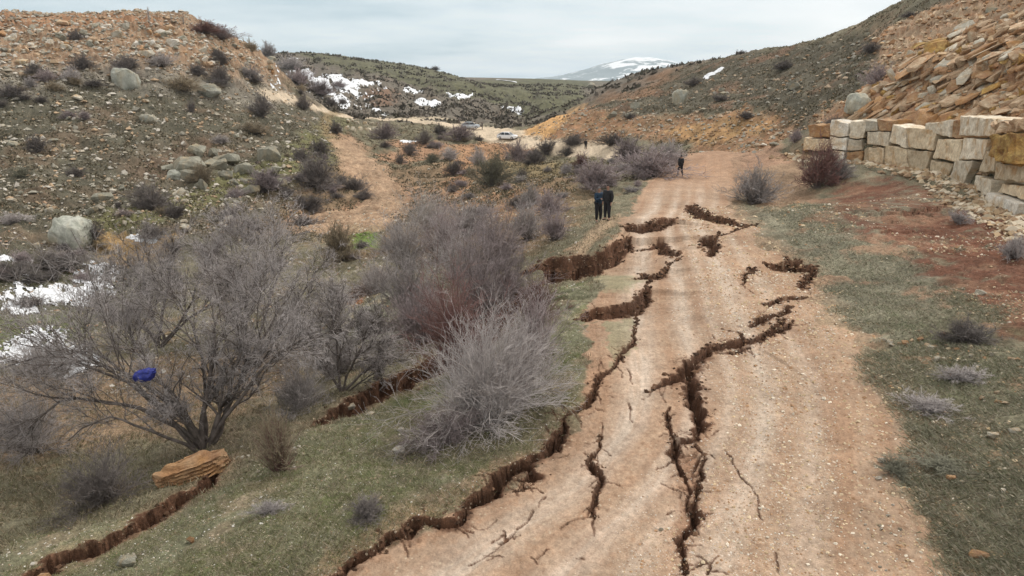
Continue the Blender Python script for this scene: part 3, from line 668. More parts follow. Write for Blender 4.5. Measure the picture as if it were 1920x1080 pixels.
for px, lb, kw in [
    ([(-10,550),(50,508),(80,535),(120,528),(165,485),(225,500),(225,545),(160,580),(110,572),(70,590),(0,592)], 'torn snowfield beside the dark stream bed, behind the big bare tree', dict(holes=1.1, thick=.12)),
    ([(-20,650),(50,610),(120,612),(155,645),(190,668),(190,700),(100,716),(80,690),(40,690),(-20,685)], 'speckled snow patch under the thin outer branches of the bare tree', dict(holes=1.2)),
    ([(-20,484),(70,485),(70,493),(-20,496)], 'thin straight snow strip above the stream bed at the hill foot', dict(amp=.003, amp2=.004)),
    ([(180,460),(222,455),(218,462),(178,465)], 'short snow sliver left of the ochre earth patch', dict(amp=.002, amp2=.003)),
    ([(235,443),(300,446),(292,458),(262,455),(238,452)], 'small snow streak above the ochre earth patch', dict(amp=.003, amp2=.004)),
    ([(1305,146),(1355,124),(1362,128),(1320,150)], 'long thin snow streak on the dark right-hand hillside', dict(amp=.001, amp2=.002, thick=.2)),
    ([(750,263),(790,258),(787,266),(752,269)], 'white snow sliver on the orange slope below the track', dict(amp=.003, amp2=.003)),
    ([(688,196),(715,205),(732,216),(718,218),(690,203)], 'slanting snow bar just above the far track', dict(amp=.003, amp2=.004)),
    ([(775,187),(795,186),(828,191),(824,198),(800,197),(778,195)], 'wide flat snow bar halfway up the far brown slope', dict(amp=.003, amp2=.005)),
    ([(930,194),(950,202),(965,199),(982,210),(960,213),(940,203)], 'snow patch on the far slope nearest the orange spur', dict(amp=.003, amp2=.005)),
    ([(580,130),(608,146),(630,178),(598,176),(586,160),(560,128)], 'tallest snow streak running down the far grey gully', dict(amp=.005, amp2=.008, thick=.3)),
    ([(598,144),(640,138),(645,148),(712,152),(712,163),(622,161)], 'long level snow ledge beside the tallest streak', dict(amp=.003, amp2=.006, thick=.3)),
    ([(622,176),(658,188),(656,202),(632,200)], 'short snow wedge below the long snow ledge', dict(amp=.003, amp2=.004, thick=.2)),
    ([(625,160),(668,165),(676,182),(640,176)], 'faint snow wedge between the snow ledge and the short wedge', dict(amp=.004, amp2=.006, thick=.2)),
    ([(536,106),(560,110),(556,114),(538,112)], 'small high snow dab near the far skyline', dict(amp=.002, amp2=.003, thick=.3)),
    ([(566,113),(588,116),(600,122),(572,118)], 'second high snow dab right of the skyline dab', dict(amp=.002, amp2=.004, thick=.3)),
    ([(755,164),(795,166),(792,173),(758,172)], 'narrow snow line above the wide flat snow bar', dict(amp=.002, amp2=.003, thick=.25)),
    ([(832,170),(862,177),(888,174),(880,183),(845,184)], 'thin broken snow line below the green far ridge', dict(amp=.002, amp2=.004, thick=.25)),
    ([(930,150),(975,151),(975,155),(932,154)], 'level snow strip on the plain at the horizon', dict(amp=.001, amp2=.001, thick=.5)),
    ([(516,148),(535,155),(543,162),(528,160)], 'upper snow chip at the foot of the rubble crest', dict(amp=.003, amp2=.004)),
    ([(510,163),(530,165),(530,169),(512,168)], 'lower snow chip at the foot of the rubble crest', dict(amp=.002, amp2=.003)),
    ([(348,136),(376,145),(386,152),(362,150)], 'snow sliver above the long brown hillside bush', dict(amp=.002, amp2=.003)),
    ([(370,160),(404,170),(406,178),(378,172)], 'snow sliver below the end of the long brown hillside bush', dict(amp=.002, amp2=.003)),
    ([(532,210),(548,213),(546,218),(534,216)], 'snow dab beside the dark round hillside shrub', dict(amp=.002, amp2=.003)),
]: snow_patch(px, lb, **kw)
# the uncountable flecks of snow in the far gully
s = region([(520,120),(560,110),(640,140),(720,160),(700,205),(620,195),(560,160),(520,170)], .006, .02)*(EN2*1.1+n3*.6+n2*.35)
q = quads[fc(s) > .37]
if len(q):
    used, inv = np.unique(q, return_inverse=True); V = VV[used].copy(); V[:, 2] += .12
    tag(link('snow', mesh_np('snow', V, inv.reshape(-1, 4)[:, ::-1], ms)), 'scattered flecks of old snow in the far grey gully', 'snow', kind='stuff')

# ------------------------------------------------------------------ rocks
def rock_mat(name, base, dark, stain, sc_=1.0, strata=0.0):
    m, t, b = material(name); co = coords(t)
    oi = t.nodes.new('ShaderNodeObjectInfo')
    ad = t.nodes.new('ShaderNodeVectorMath'); ad.operation = 'ADD'; t.links.new(co, ad.inputs[0])
    sc3 = t.nodes.new('ShaderNodeVectorMath'); sc3.operation = 'SCALE'; t.links.new(oi.outputs['Location'], sc3.inputs[0]); sc3.inputs['Scale'].default_value = .37
    t.links.new(sc3.outputs[0], ad.inputs[1]); v = ad.outputs[0]
    if strata:
        mp = t.nodes.new('ShaderNodeMapping'); mp.inputs['Scale'].default_value = (1, 1, strata); t.links.new(v, mp.inputs[0]); vs_ = mp.outputs[0]
    else: vs_ = v
    a = mnoise(t, 1.6*sc_, 6, .65, vs_, .4); bb = mnoise(t, 7*sc_, 5, .7, vs_); d = mnoise(t, .9*sc_, 3, .6, v, .8)
    c1 = mmix(t, mrange(t, a, .38, .62, 0, 1), base, dark)
    c2 = mmix(t, mrange(t, d, .48, .66, 0, .85), c1, stain)
    c3_ = vscale(t, c2, M('MULTIPLY', mrange(t, bb, .3, .7, .68, 1.2), mrange(t, oi.outputs['Random'], 0, 1, .8, 1.18), tree=t))
    t.links.new(c3_, b.inputs['Base Color']); b.inputs['Roughness'].default_value = .92; b.inputs['Specular IOR Level'].default_value = .2
    bump(t, b, M('ADD', a, bb, tree=t), .9, .06)
    return m
MK_GREY = rock_mat('grey_lichen_rock', (.33,.32,.26), (.22,.21,.165), (.36,.29,.19))
MK_LGREY = rock_mat('light_grey_rock', (.46,.46,.40), (.30,.31,.26), (.42,.37,.27))
MK_PALE = rock_mat('pale_limestone', (.58,.54,.45), (.42,.38,.30), (.44,.30,.16))
MK_ORNG = rock_mat('orange_limestone', (.50,.34,.20), (.36,.20,.11), (.44,.24,.10), 1, 2.5)
MK_TAN = rock_mat('tan_bedded_rock', (.55,.41,.27), (.36,.22,.13), (.60,.49,.35), 1, 3.5)
MK_WHITE = rock_mat('white_limestone', (.80,.76,.68), (.66,.60,.50), (.62,.48,.32))
MK_MARBLE = rock_mat('cut_limestone', (.72,.61,.44), (.56,.45,.31), (.46,.27,.12), .8)
MK_MARBG = rock_mat('grey_cut_limestone', (.76,.69,.56), (.58,.50,.38), (.52,.35,.19), .8)
MK_RUST = rock_mat('rusty_rough_rock', (.50,.35,.13), (.26,.14,.06), (.46,.26,.08), 1.4)
def hull(pts_, disp=.0, seed=0, subdiv=0, bev=.0):
    bm = bmesh.new()
    for p in pts_: bm.verts.new(p)
    r = bmesh.ops.convex_hull(bm, input=bm.verts)
    bmesh.ops.delete(bm, geom=[g for g in r['geom_interior'] if isinstance(g, bmesh.types.BMVert)], context='VERTS')
    bmesh.ops.remove_doubles(bm, verts=bm.verts, dist=.02)
    if bev: bmesh.ops.bevel(bm, geom=list(bm.edges), offset=bev, segments=1, affect='EDGES', profile=.6)
    if subdiv:
        bmesh.ops.triangulate(bm, faces=bm.faces)
        bmesh.ops.subdivide_edges(bm, edges=bm.edges, cuts=subdiv, use_grid_fill=True)
    bm.normal_update()
    if disp:
        from mathutils import noise as mn
        for v_ in bm.verts:
            n = mn.noise(v_.co*2.3+Vector((seed*3.1, 0, 0)))*disp+mn.noise(v_.co*6+Vector((0, seed, 0)))*disp*.45
            v_.co += v_.normal*n
    return bm
def bm_mesh(name, bm, mat, smooth=False):
    me = bpy.data.meshes.new(name); bm.to_mesh(me); bm.free(); me.materials.append(mat)
    if smooth:
        for p in me.polygons: p.use_smooth = True
    return me
def rock_bm(seed, n=16, ax=(1, 1, .6), disp=.06, subdiv=1, bev=.02):
    r = random.Random(seed); P_ = []
    for _ in range(n):
        v = Vector((r.gauss(0, 1), r.gauss(0, 1), r.gauss(0, 1))).normalized()*r.uniform(.82, 1.05)
        m_ = max(abs(v.x), abs(v.y), abs(v.z)); v = v.lerp(v/m_*.8, .45)
        P_.append(Vector((v.x*ax[0], v.y*ax[1], v.z*ax[2])))
    return hull(P_, disp, seed, subdiv, bev)
ROCKS = {}
def rock_mesh(kind, k, mat):
    key = (kind, k, mat.name)
    if key not in ROCKS:
        ax = {'round': (1, .85, .7), 'flat': (1, .8, .32), 'slab': (1.5, .6, .28), 'block': (1, .8, .8), 'egg': (1, .85, .7)}[kind]
        ROCKS[key] = bm_mesh('rock', rock_bm(k*7+len(kind), {'slab': 12, 'egg': 46}.get(kind, 15), ax, .06 if kind != 'egg' else .10, 1 if kind != 'egg' else 2), mat, kind == 'egg')
    return ROCKS[key]
rk = random.Random(11)
def rock(u, v, wpx, hpx, mat, label=None, group=None, kind=None, rz=None, tilt=(0, 0), name='boulder', cat='boulder', sink=.25, k=None):
    """wpx/hpx: size in photo pixels; (u, v): middle of its foot"""
    p = spot(u, v); s = mpp(p); W = wpx*s; H = hpx*s
    kind = kind or ('flat' if H < .45*W else 'round')
    k = rk.randint(0, 4) if k is None else k
    o = link(name, rock_mesh(kind, k, mat))
    base = {'round': (1, .7), 'flat': (1, .32), 'slab': (1.5, .28), 'block': (1, .8), 'egg': (1, .7)}[kind]
    fx = W/2/base[0]; fz = H/2/base[1]*1.1
    o.scale = (fx, fx*.85 if kind != 'slab' else fx, fz)
    o.rotation_euler = (tilt[0], tilt[1], rk.uniform(-.4, .4) if rz is None else rz)
    o.location = (p[0], p[1]+fx*.4, p[2]+H*(.5-sink))
    if label: tag(o, label, cat, group)
    return o
for a in [
    (232,165,58,50,MK_LGREY,'large grey rounded boulder below the rubble crest of the hill','round'),
    (275,229,36,20,MK_LGREY,'flat pale oval stone alone on the open hillside','flat'),
    (128,464,92,76,MK_LGREY,'biggest grey green boulder at the foot of the left-hand hill','round'),
    (68,466,16,20,MK_PALE,'small upright pale stone left of the biggest grey boulder','block'),
    (333,338,56,26,MK_LGREY,'sharp overhanging grey slab jutting from the lower hillside','slab'),
    (346,434,26,18,MK_PALE,'pale split stone in the grass right of the ochre earth patch','round'),
    (388,179,52,28,MK_LGREY,'low grey rock slab under the long brown hillside bush','flat'),
    (142,188,24,14,MK_PALE,'pale broken stone on the upper left hillside','round'),
    (190,375,48,20,MK_GREY,'tilted grey ledge on the green lower slope','slab'),
    (420,305,60,26,MK_GREY,'rough dark rock ledge crowned by pale stones','flat'),
    (425,288,20,12,MK_PALE,'pale knob on top of the dark rock ledge','round'),
    (510,350,70,26,MK_GREY,'wide grey outcrop ledge between the hillside bushes','flat'),
    (20,275,40,16,MK_GREY,'grey stone slab at the left edge of the hillside','flat'),
    (100,268,30,12,MK_GREY,'small grey slab beside the low hillside bush','flat'),
    (40,120,30,14,MK_PALE,'pale rock at the left end of the rubble belt','flat'),
    (22,74,20,18,MK_WHITE,'bright tilted white block on the rubble crest','slab'),
    (92,84,22,16,MK_WHITE,'white slab of rock in the orange rubble','slab'),
    (1276,194,34,34,MK_LGREY,'pale grey crag on the dark right-hand slope','round'),
    (1492,166,34,18,MK_GREY,'grey stone plate high on the right-hand slope','flat'),
    (1150,220,34,17,MK_GREY,'grey tilted stone above the orange spur','slab'),
    (1185,220,38,17,MK_GREY,'grey tilted stone right of its twin above the orange spur','slab'),
    (1198,202,46,15,MK_GREY,'long grey ledge on the right-hand slope','slab'),
    (1108,165,26,16,MK_GREY,'grey rock cap where the spur meets the sky','flat'),
    (1612,208,52,44,MK_LGREY,'grey leaning boulder beside the top of the block wall','round'),
    (1432,275,16,9,MK_WHITE,'small white stone on the orange cut bank','round'),
    (1452,275,22,12,MK_GREY,'grey stone beside the white one on the cut bank','round'),
    (1318,208,20,9,MK_GREY,'small grey plate in the middle of the right-hand slope','flat'),
    (1355,170,18,8,MK_GREY,'little grey plate below the long snow streak','flat'),
    (1865,22,32,12,MK_GREY,'pale grey rock at the top of the right-hand ridge','flat'),
    (746,852,32,20,MK_WHITE,'clean white angular stone in the grass below the big shrub','round'),
    (752,808,15,8,MK_PALE,'small yellowish stone between the big shrub and the white stone','flat'),
    (655,755,24,16,MK_PALE,'pale stone lying in the wide soil crack','round'),
    (708,712,20,18,MK_PALE,'pale orange stone on the far lip of the wide soil crack','round'),
    (692,768,24,11,MK_PALE,'yellow stone on the near lip of the wide soil crack','flat'),
    (235,1060,44,26,MK_GREY,'grey green stone half buried near the bank crack','flat'),
    (355,1012,20,16,MK_ORNG,'small orange stone in the moss of the bank','block'),
    (249,1035,20,12,MK_WHITE,'white sliver of stone on the bank','slab'),
    (62,1062,18,9,MK_WHITE,'white stone at the far lip of the bank crack','flat'),
    (78,1082,26,18,MK_ORNG,'orange stone stuck in the mouth of the bank crack','round'),
    (1866,822,28,16,MK_PALE,'round yellow stone on the verge, left of a larger one','round'),
    (1908,815,32,16,MK_PALE,'larger yellow stone on the verge at the picture edge','round'),
    (1786,902,24,15,MK_ORNG,'brown orange stone in the grass of the verge','round'),
    (1806,907,14,8,MK_PALE,'small pale stone touching the brown orange one','round'),
    (1881,924,18,11,MK_WHITE,'white stone low on the verge','round'),
    (1862,936,20,9,MK_PALE,'flat tan stone just below the white verge stone','flat'),
    (1840,1050,44,18,MK_ORNG,'orange flagstone pressed into the verge','flat'),
    (1842,552,26,11,MK_PALE,'pale stone on the red soil','flat'),
    (1697,648,24,13,MK_ORNG,'largest tan stone of the loose scatter on the grass','round'),
    (1726,640,16,12,MK_ORNG,'tan stone right of the largest one in the scatter','round'),
    (1672,650,14,9,MK_PALE,'yellow stone left of the largest one in the scatter','round'),
    (1748,655,24,10,MK_PALE,'flat yellow stone at the right end of the loose scatter','flat'),
    (1655,868,20,11,MK_WHITE,'white stone on the road edge beside the dark turf','round'),
    (1648,900,16,9,MK_WHITE,'white stone just below the first on the road edge','round'),
    (1240,995,12,7,MK_PALE,'small stone lying in the road left of the open crack','round'),
]:
    rock(*a[:5], label=a[5], kind='egg' if a[4] is MK_LGREY else a[6])
# long low rock ridge behind the thicket, and the big layered orange rock by the bank crack
def ledge(name, cat, label, a, b_, thick_px, h_px, mat, seed, taper=.5):
    p, q = spot(*a), spot(*b_); L = np.hypot(*(q-p)[:2]); s = mpp(p); r = random.Random(seed); P_ = []
    for i in range(9):
        t_ = i/8; w_ = thick_px*s*(.55+.45*math.sin(math.pi*t_)**.5)*r.uniform(.8, 1.15); h_ = h_px*s*(.6+.5*math.sin(math.pi*(t_*.8+.1)))*r.uniform(.85, 1.15)
        for sx, zz in ((-1, -.4), (1, -.4), (-.75, .8), (.75, 1.0)):
            P_.append(Vector(((t_-.5)*L, sx*w_/2, zz*h_)))
    bm = hull(P_, 0, seed, 0, .04*h_px*s); 
    bmesh.ops.triangulate(bm, faces=bm.faces)
    for _ in range(5): 
        bmesh.ops.subdivide_edges(bm, edges=[e for e in bm.edges if e.calc_length() > .06*L**.5], cuts=1)
        bmesh.ops.triangulate(bm, faces=bm.faces)
    from mathutils import noise as mn
    bm.normal_update()
    for v_ in bm.verts:
        lay = math.sin(v_.co.z/(h_px*s)*26+mn.noise(v_.co*1.3+Vector((seed, 0, 0)))*3)
        v_.co += v_.normal*(lay*.11*h_px*s+mn.noise(v_.co*4)*.14*h_px*s+mn.noise(v_.co*1.4)*.2*h_px*s)
    o = link(name, bm_mesh(name, bm, mat)); d = q-p
    o.location = tuple((p+q)/2); o.location.z += .1*h_px*s
    o.rotation_euler = (0, -math.atan2(d[2], L), math.atan2(d[1], d[0]))
    return tag(o, label, cat)
ledge('boulder', 'boulder', 'long layered orange rock lying at the end of the bank crack', (296,915), (430,862), 44, 27, MK_ORNG, 3)
ledge('rock_ledge', 'rock ledge', 'long grey straight-edged rock ledge between the bare trees and the thicket', (600,650), (765,545), 26, 20, MK_GREY, 5)
ledge('rock_ledge', 'rock ledge', 'second lower grey rock ledge with mossy top below the straight-edged one', (610,690), (770,625), 26, 16, MK_GREY, 6)

# --- the wall of stacked quarry blocks
WP = np.array(WALLP); WP2 = WP.copy()
for i, p in enumerate(WP2): WP2[i, 2] = gz(p[0], p[1])
ext = WP[-1]+(WP[-1]-WP[-2])*1.6; WP = np.vstack([WP[0]+(WP[0]-WP[1])*.8, WP, ext])
def wall_hit(u, v):
    d = ray(u, v); best = None
    for k in range(len(WP)-1):
        a, e_ = WP[k, :2], WP[k+1, :2]-WP[k, :2]
        # a + e*s = d*t
        det = -e_[0]*d[1]+e_[1]*d[0]
        if abs(det) < 1e-9: continue
        t_ = (-a[0]*e_[1]*-1 + -a[1]*e_[0])/det if False else (e_[1]*a[0]-e_[0]*a[1])/(e_[1]*d[0]-e_[0]*d[1])
        s_ = ((d[0]*t_-a[0])*e_[0]+(d[1]*t_-a[1])*e_[1])/(e_@e_)
        if t_ > 0 and -.02 <= s_ <= 1.02 and (best is None or t_ < best[0]):
            n = np.array([e_[1], -e_[0]]); n = n/np.linalg.norm(n)
            if n[0] > 0: n = -n
            best = (t_, n)
    if best is None: return None, None
    return d*best[0], best[1]
def block(cq, label, mat, thick=1.6, out_=0.0, rough_=.02, name='stone_block', cat='stone block', seed=0):
    q = [(1480+x/4.364, 190+y/4.364) for x, y in cq]
    hs = [wall_hit(*p) for p in q]
    if any(h[0] is None for h in hs): print('miss', label); return
    n = sum(h[1] for h in hs); n = n/np.linalg.norm(n); r = random.Random(seed)
    ctr = sum(h[0] for h in hs)/4
    P_ = []
    back = -n*thick
    zb = [h[0] for h in hs]
    for h in zb:
        h = ctr+(h-ctr)*.985
        P_.append(Vector((h[0]+n[0]*out_, h[1]+n[1]*out_, h[2])))
    ztop = (zb[0][2]+zb[1][2])/2; zbot = (zb[2][2]+zb[3][2])/2
    for h, zz in zip(zb, (zb[0][2]+.05, zb[1][2]+.05, zb[2][2], zb[3][2])):
        P_.append(Vector((h[0]+back[0], h[1]+back[1], zz)))
    c = Vector(ctr); P_ = [p-c for p in P_]
    bm = bmesh.new(); vs_ = [bm.verts.new(p) for p in P_]
    for f in ((0,1,2,3), (7,6,5,4), (0,4,5,1), (1,5,6,2), (2,6,7,3), (3,7,4,0)): bm.faces.new([vs_[i] for i in f])
    bmesh.ops.recalc_face_normals(bm, faces=bm.faces)
    bmesh.ops.bevel(bm, geom=list(bm.edges), offset=.055, segments=2, affect='EDGES', profile=.6)
    bmesh.ops.triangulate(bm, faces=bm.faces)
    for _ in range(4):
        bmesh.ops.subdivide_edges(bm, edges=[e for e in bm.edges if e.calc_length() > .28], cuts=1); bmesh.ops.triangulate(bm, faces=bm.faces)
    from mathutils import noise as mn
    bm.normal_update()
    for v_ in bm.verts: v_.co += Vector((mn.noise((v_.co+c)*1.4), mn.noise((v_.co+c)*1.4+Vector((9,0,0))), mn.noise((v_.co+c)*1.4+Vector((0,9,0)))))*rough_*3.2+v_.normal*(mn.noise((v_.co+c)*3)*rough_*1.1+min(0, mn.noise((v_.co+c)*2.2)+.25)*rough_*2.5)
    o = link(name, bm_mesh(name, bm, mat)); o.location = c
    tag(o, label, cat, 'stone blocks stacked as a retaining wall')
W = [
 ([(1120,185),(1330,150),(1330,300),(1130,235)],'grey block with a pointed left end in the wall top course',MK_MARBG,.10),
 ([(1345,160),(1400,150),(1400,300),(1338,305)],'narrow rusty block wedged between two grey top-course blocks',MK_ORNG,.02),
 ([(1425,118),(1790,150),(1700,288),(1410,280)],'longest pale grey block of the wall top course',MK_MARBG,.16),
 ([(850,185),(950,215),(958,388),(822,330)],'white block tapering downwards behind the snow-white ledge',MK_MARBG,.05),
 ([(960,212),(1215,232),(1190,405),(980,375)],'big tan block with a bowed underside',MK_MARBLE,.10),
 ([(1220,310),(1425,315),(1390,500),(1180,465)],'block with a brown right half under the rusty wedge',MK_MARBLE,.06),
 ([(1440,295),(1650,310),(1590,482),(1400,470)],'clean pale block right under the longest block',MK_MARBG,.10),
 ([(640,250),(820,255),(810,370),(640,350)],'pale block directly below the brown square block',MK_MARBG,.02),
 ([(725,150),(845,155),(828,250),(730,245)],'brown square block in the left part of the top course',MK_ORNG,.08),
 ([(648,372),(780,385),(770,510),(650,490)],'small pale block with an orange edge in the bottom course',MK_MARBLE,.03),
 ([(790,355),(962,395),(980,553),(780,530)],'tall cream block left of the wide square one in the bottom course',MK_MARBLE,.06),
 ([(972,398),(1172,415),(1110,590),(985,562)],'wide square cream block in the middle of the bottom course',MK_MARBLE,.09),
 ([(1165,480),(1345,512),(1310,618),(1145,592)],'low cream block with an orange corner in the bottom course',MK_MARBLE,.05),
 ([(1372,480),(1525,490),(1440,700),(1318,655)],'tall leaning pale block in the bottom course',MK_MARBG,.14),
 ([(1600,400),(1700,430),(1680,575),(1548,585)],'pale block left of the yellow rough rock',MK_MARBLE,.05),
 ([(1705,510),(1950,520),(1950,665),(1690,635)],'broad rusty-topped block under the yellow rough rock',MK_MARBLE,.10),
 ([(1530,608),(1665,645),(1640,785),(1515,722)],'smooth pale block right of the tall leaning one',MK_MARBG,.06),
 ([(1730,675),(1950,690),(1950,815),(1690,740)],'shadowed weathered block above the lowest white one',MK_MARBLE,-.05),
 ([(1680,748),(1945,845),(1905,942),(1640,815)],'lowest whitish block lying at the right end of the wall',MK_WHITE,.30),
 ([(500,160),(632,160),(612,302),(492,300)],'whitish weathered block high in the left end of the wall',MK_MARBG,.05),
 ([(345,150),(482,180),(480,290),(335,282)],'jagged white block near the upper left corner of the wall',MK_WHITE,.06),
 ([(330,290),(472,300),(462,402),(348,392)],'white block below the jagged white one',MK_WHITE,.04),
 ([(482,310),(595,310),(595,402),(470,400)],'grey stained block in the middle of the wall left end',MK_MARBG,.02),
 ([(350,402),(452,408),(442,492),(368,472)],'small white foot block beside the reddish shrub',MK_WHITE,.05),
 ([(460,412),(602,407),(592,497),(458,482)],'block with a bright orange stain in the bottom course',MK_ORNG,.05),
 ([(160,195),(290,190),(322,298),(150,282)],'orange-capped block at the far upper left end of the wall',MK_ORNG,.04),
 ([(125,300),(322,310),(332,402),(105,402)],'pale block behind the reddish shrub',MK_MARBLE,.03),
 ([(605,395),(640,372),(645,492),(598,498)],'thin upright filler block in the bottom course',MK_MARBLE,-.08),
 ([(600,150),(715,165),(715,245),(615,250)],'broken pale filler block left of the brown square block',MK_PALE,-.03),
]
for i, (cq, lb, mt, o_) in enumerate(W): block(cq, lb, mt, out_=o_, seed=i, rough_=.05 if mt is MK_ORNG else .028)
block([(1760,300),(1950,270),(1950,515),(1740,478)], 'yellow rough rock mass bulging over the right end of the wall', MK_RUST, out_=.55, rough_=.085, name='boulder', cat='boulder', seed=77)
block([(1720,200),(1950,150),(1950,262),(1760,290)], 'brown crumbling rock heap spilling over the longest block', MK_TAN, out_=.35, rough_=.14, name='boulder', cat='boulder', seed=78)

# --- bedded slabs of the outcrop above the wall
rs_ = random.Random(21)
def slab(u, v, lpx, tpx, mat, label, group=None, ang=None, k=0):
    p = spot(u, v); s = mpp(p); a_ = -0.50 if ang is None else ang
    L = lpx*s; T = tpx*s
    kd = rs_.choice(['slab', 'slab', 'slab', 'flat', 'round']) if group else 'slab'
    if kd == 'block': L *= .55; T *= 1.3; a_ *= .6
    if kd == 'flat': L *= .8
    o = link('bedded_rock', rock_mesh(kd, k, mat))
    o.scale = (L/3.0, L/3.0*rs_.uniform(.8, 1.3), T/.56)
    o.rotation_euler = (rs_.uniform(-.35, .35), a_+rs_.uniform(-.22, .22), rs_.uniform(-.5, .5))
    o.location = (p[0], p[1], p[2]+T*.1)
    tag(o, label, 'bedded rock', group)
cells = []
for i in range(5000):
    if len(cells) > 270: break
    u = rs_.uniform(1600, 1925); v = rs_.uniform(15, 228)
    lo = 190-(u-1600)*.9 if u < 1700 else 90-(u-1700)*.32
    lo = max(lo, 22)
    if v < lo: continue
    if any(abs((u-a)+.0*(v-b_))*.42+abs((v-b_)+.5*(u-a))*1.5 < 9.5 for a, b_ in cells): continue
    cells.append((u, v))
print('slabs', len(cells))
for u, v in cells:
    mt = rs_.choice([MK_TAN, MK_TAN, MK_ORNG, MK_ORNG, MK_ORNG, MK_TAN, MK_PALE, MK_RUST if v > 80 else MK_TAN])
    slab(u, v, rs_.choice([rs_.uniform(18, 36), rs_.uniform(30, 60), rs_.uniform(50, 95)]), rs_.uniform(8, 17), mt, 'tan and orange rock slab dipping with its neighbours in the outcrop above the block wall', 'bedded slabs of the outcrop above the wall', k=rs_.randint(0, 4))
for u, v, l, t_, mt, lb in [(1725,82,16,14,MK_WHITE,'small white rock perched at the left of the outcrop'), (1842,80,24,18,MK_WHITE,'bright white block standing high in the outcrop'),
        (1826,100,18,16,MK_GREY,'blue grey lump below the bright white block'), (1672,162,42,10,MK_WHITE,'long white slab pointing out of the outcrop foot'),
        (1660,212,20,14,MK_WHITE,'white pointed stone on top of the wall'), (1768,80,14,18,MK_PALE,'upright pale slab in the middle of the outcrop'),
        (1890,40,26,8,MK_WHITE,'thin white blade of rock near the outcrop top'), (1800,62,60,12,MK_PALE,'long pale upper slab of the outcrop'), (1900,95,90,14,MK_PALE,'longest pale slab crossing the right edge of the outcrop'),
        (1708,102,22,18,MK_PALE,'pinkish square boulder in the left part of the outcrop')]:
    slab(u, v, l, t_, mt, lb, ang=-.5 if l > 30 else -.1, k=rs_.randint(0, 4))

# --- ruined heap of blocks by the far track
for i, (u, v, w_, h_) in enumerate([(638,246,12,11),(650,244,11,14),(652,230,9,10),(662,246,12,12),(668,233,12,9),(676,245,11,11),(684,234,11,9),(690,246,13,10),(700,244,11,10),(697,234,9,8),(708,246,10,8),(660,228,9,7),(636,236,8,8)]):
    rock(u, v, w_, h_, [MK_PALE, MK_MARBG][i % 2], 'pale block of the tumbled stone heap beside the far track', 'stones tumbled in a heap by the far track', 'block', cat='stone block', name='stone_block')
# --- countable loose stones of the rubble crest, the slopes and the verge
def scatter(n, poly, wr, mats, label, group, kinds, mind, cat='stone', name='loose_stone', bias=None, seed=1):
    r = random.Random(seed); got = []; tries = 0
    xs_ = [a for a, _ in poly]; ys_ = [b_ for _, b_ in poly]
    def inside(u, v):
        c = False
        for i in range(len(poly)):
            (x1, y1), (x2, y2) = poly[i], poly[i-1]
            if (y1 > v) != (y2 > v) and u < (x2-x1)*(v-y1)/(y2-y1)+x1: c = not c
        return c
    while len(got) < n and tries < n*40:
        tries += 1
        u = r.uniform(min(xs_), max(xs_)); v = r.uniform(min(ys_), max(ys_))
        if not inside(u, v) or any(abs(a-u)+1.6*abs(b_-v) < mind for a, b_ in got): continue
        got.append((u, v)); w_ = r.uniform(*wr)*r.choice([.7, 1, 1, 1.3])
        rock(u, v, w_, w_*r.uniform(.4, .75), r.choice(mats), label, group, r.choice(kinds), rz=r.uniform(-.8, .8), tilt=(r.uniform(-.3, .3), r.uniform(-.5, .2)), name=name, cat=cat, sink=.3)
scatter(150, [(2,60),(120,44),(300,50),(430,80),(515,115),(525,150),(430,135),(290,110),(130,108),(2,112)], (9,26), [MK_PALE, MK_PALE, MK_ORNG, MK_WHITE, MK_GREY, MK_TAN], 'pale or orange quarry stone in the rubble belt under the hill crest', 'quarry rubble on the left-hand hill', ['flat', 'slab', 'block'], 9, seed=2)
scatter(60, [(2,125),(200,130),(420,160),(530,190),(560,240),(520,320),(380,300),(200,370),(2,440)], (7,16), [MK_GREY, MK_GREY, MK_PALE], 'small grey stone strewn on the open slope below the rubble belt', 'small grey stones on the left-hand hillside', ['flat', 'round'], 14, seed=3)
scatter(16, [(330,280),(470,290),(560,320),(560,365),(450,365),(300,345)], (28,58), [MK_GREY], 'weathered grey ledge of bedrock showing through the lower hillside turf', 'grey bedrock ledges on the lower hillside', ['flat', 'slab'], 22, seed=12, cat='rock ledge', name='rock_ledge')
scatter(14, [(150,350),(300,340),(480,400),(420,430),(250,430),(60,400)], (16,38), [MK_GREY, MK_PALE], 'half buried grey rock on the slope above the ochre earth patch', 'half buried rocks above the ochre earth patch', ['flat', 'round'], 26, seed=13)
scatter(36, [(1120,200),(1300,130),(1500,95),(1640,60),(1620,180),(1480,220),(1300,212),(1150,208)], (7,15), [MK_GREY], 'small grey stone on the dark slope of the right-hand hill', 'small grey stones on the right-hand hill', ['flat', 'slab'], 18, seed=4)
scatter(34, [(1600,600),(1760,620),(1920,680),(1920,760),(1840,760),(1780,700),(1640,670)], (7,17), [MK_PALE, MK_ORNG, MK_TAN], 'yellow fist-sized stone loose on the verge grass', 'fist-sized stones on the verge', ['round', 'flat'], 11, seed=5)
scatter(22, [(1610,950),(1680,930),(1700,1075),(1630,1075)], (5,9), [MK_WHITE, MK_PALE], 'chalky white lump on the crumbling road edge', 'chalky lumps on the road edge', ['round'], 9, seed=6)
scatter(22, [(440,840),(600,830),(560,880),(430,900)], (5,12), [MK_PALE, MK_WHITE], 'small whitish stone below the spiky shrub', 'whitish stones below the spiky shrub', ['round', 'flat'], 9, seed=7)
scatter(26, [(700,300),(860,300),(940,400),(760,420),(700,380)], (5,9), [MK_PALE, MK_GREY], 'small stone on the orange gully slope', 'small stones on the gully slope', ['round', 'flat'], 12, seed=8)
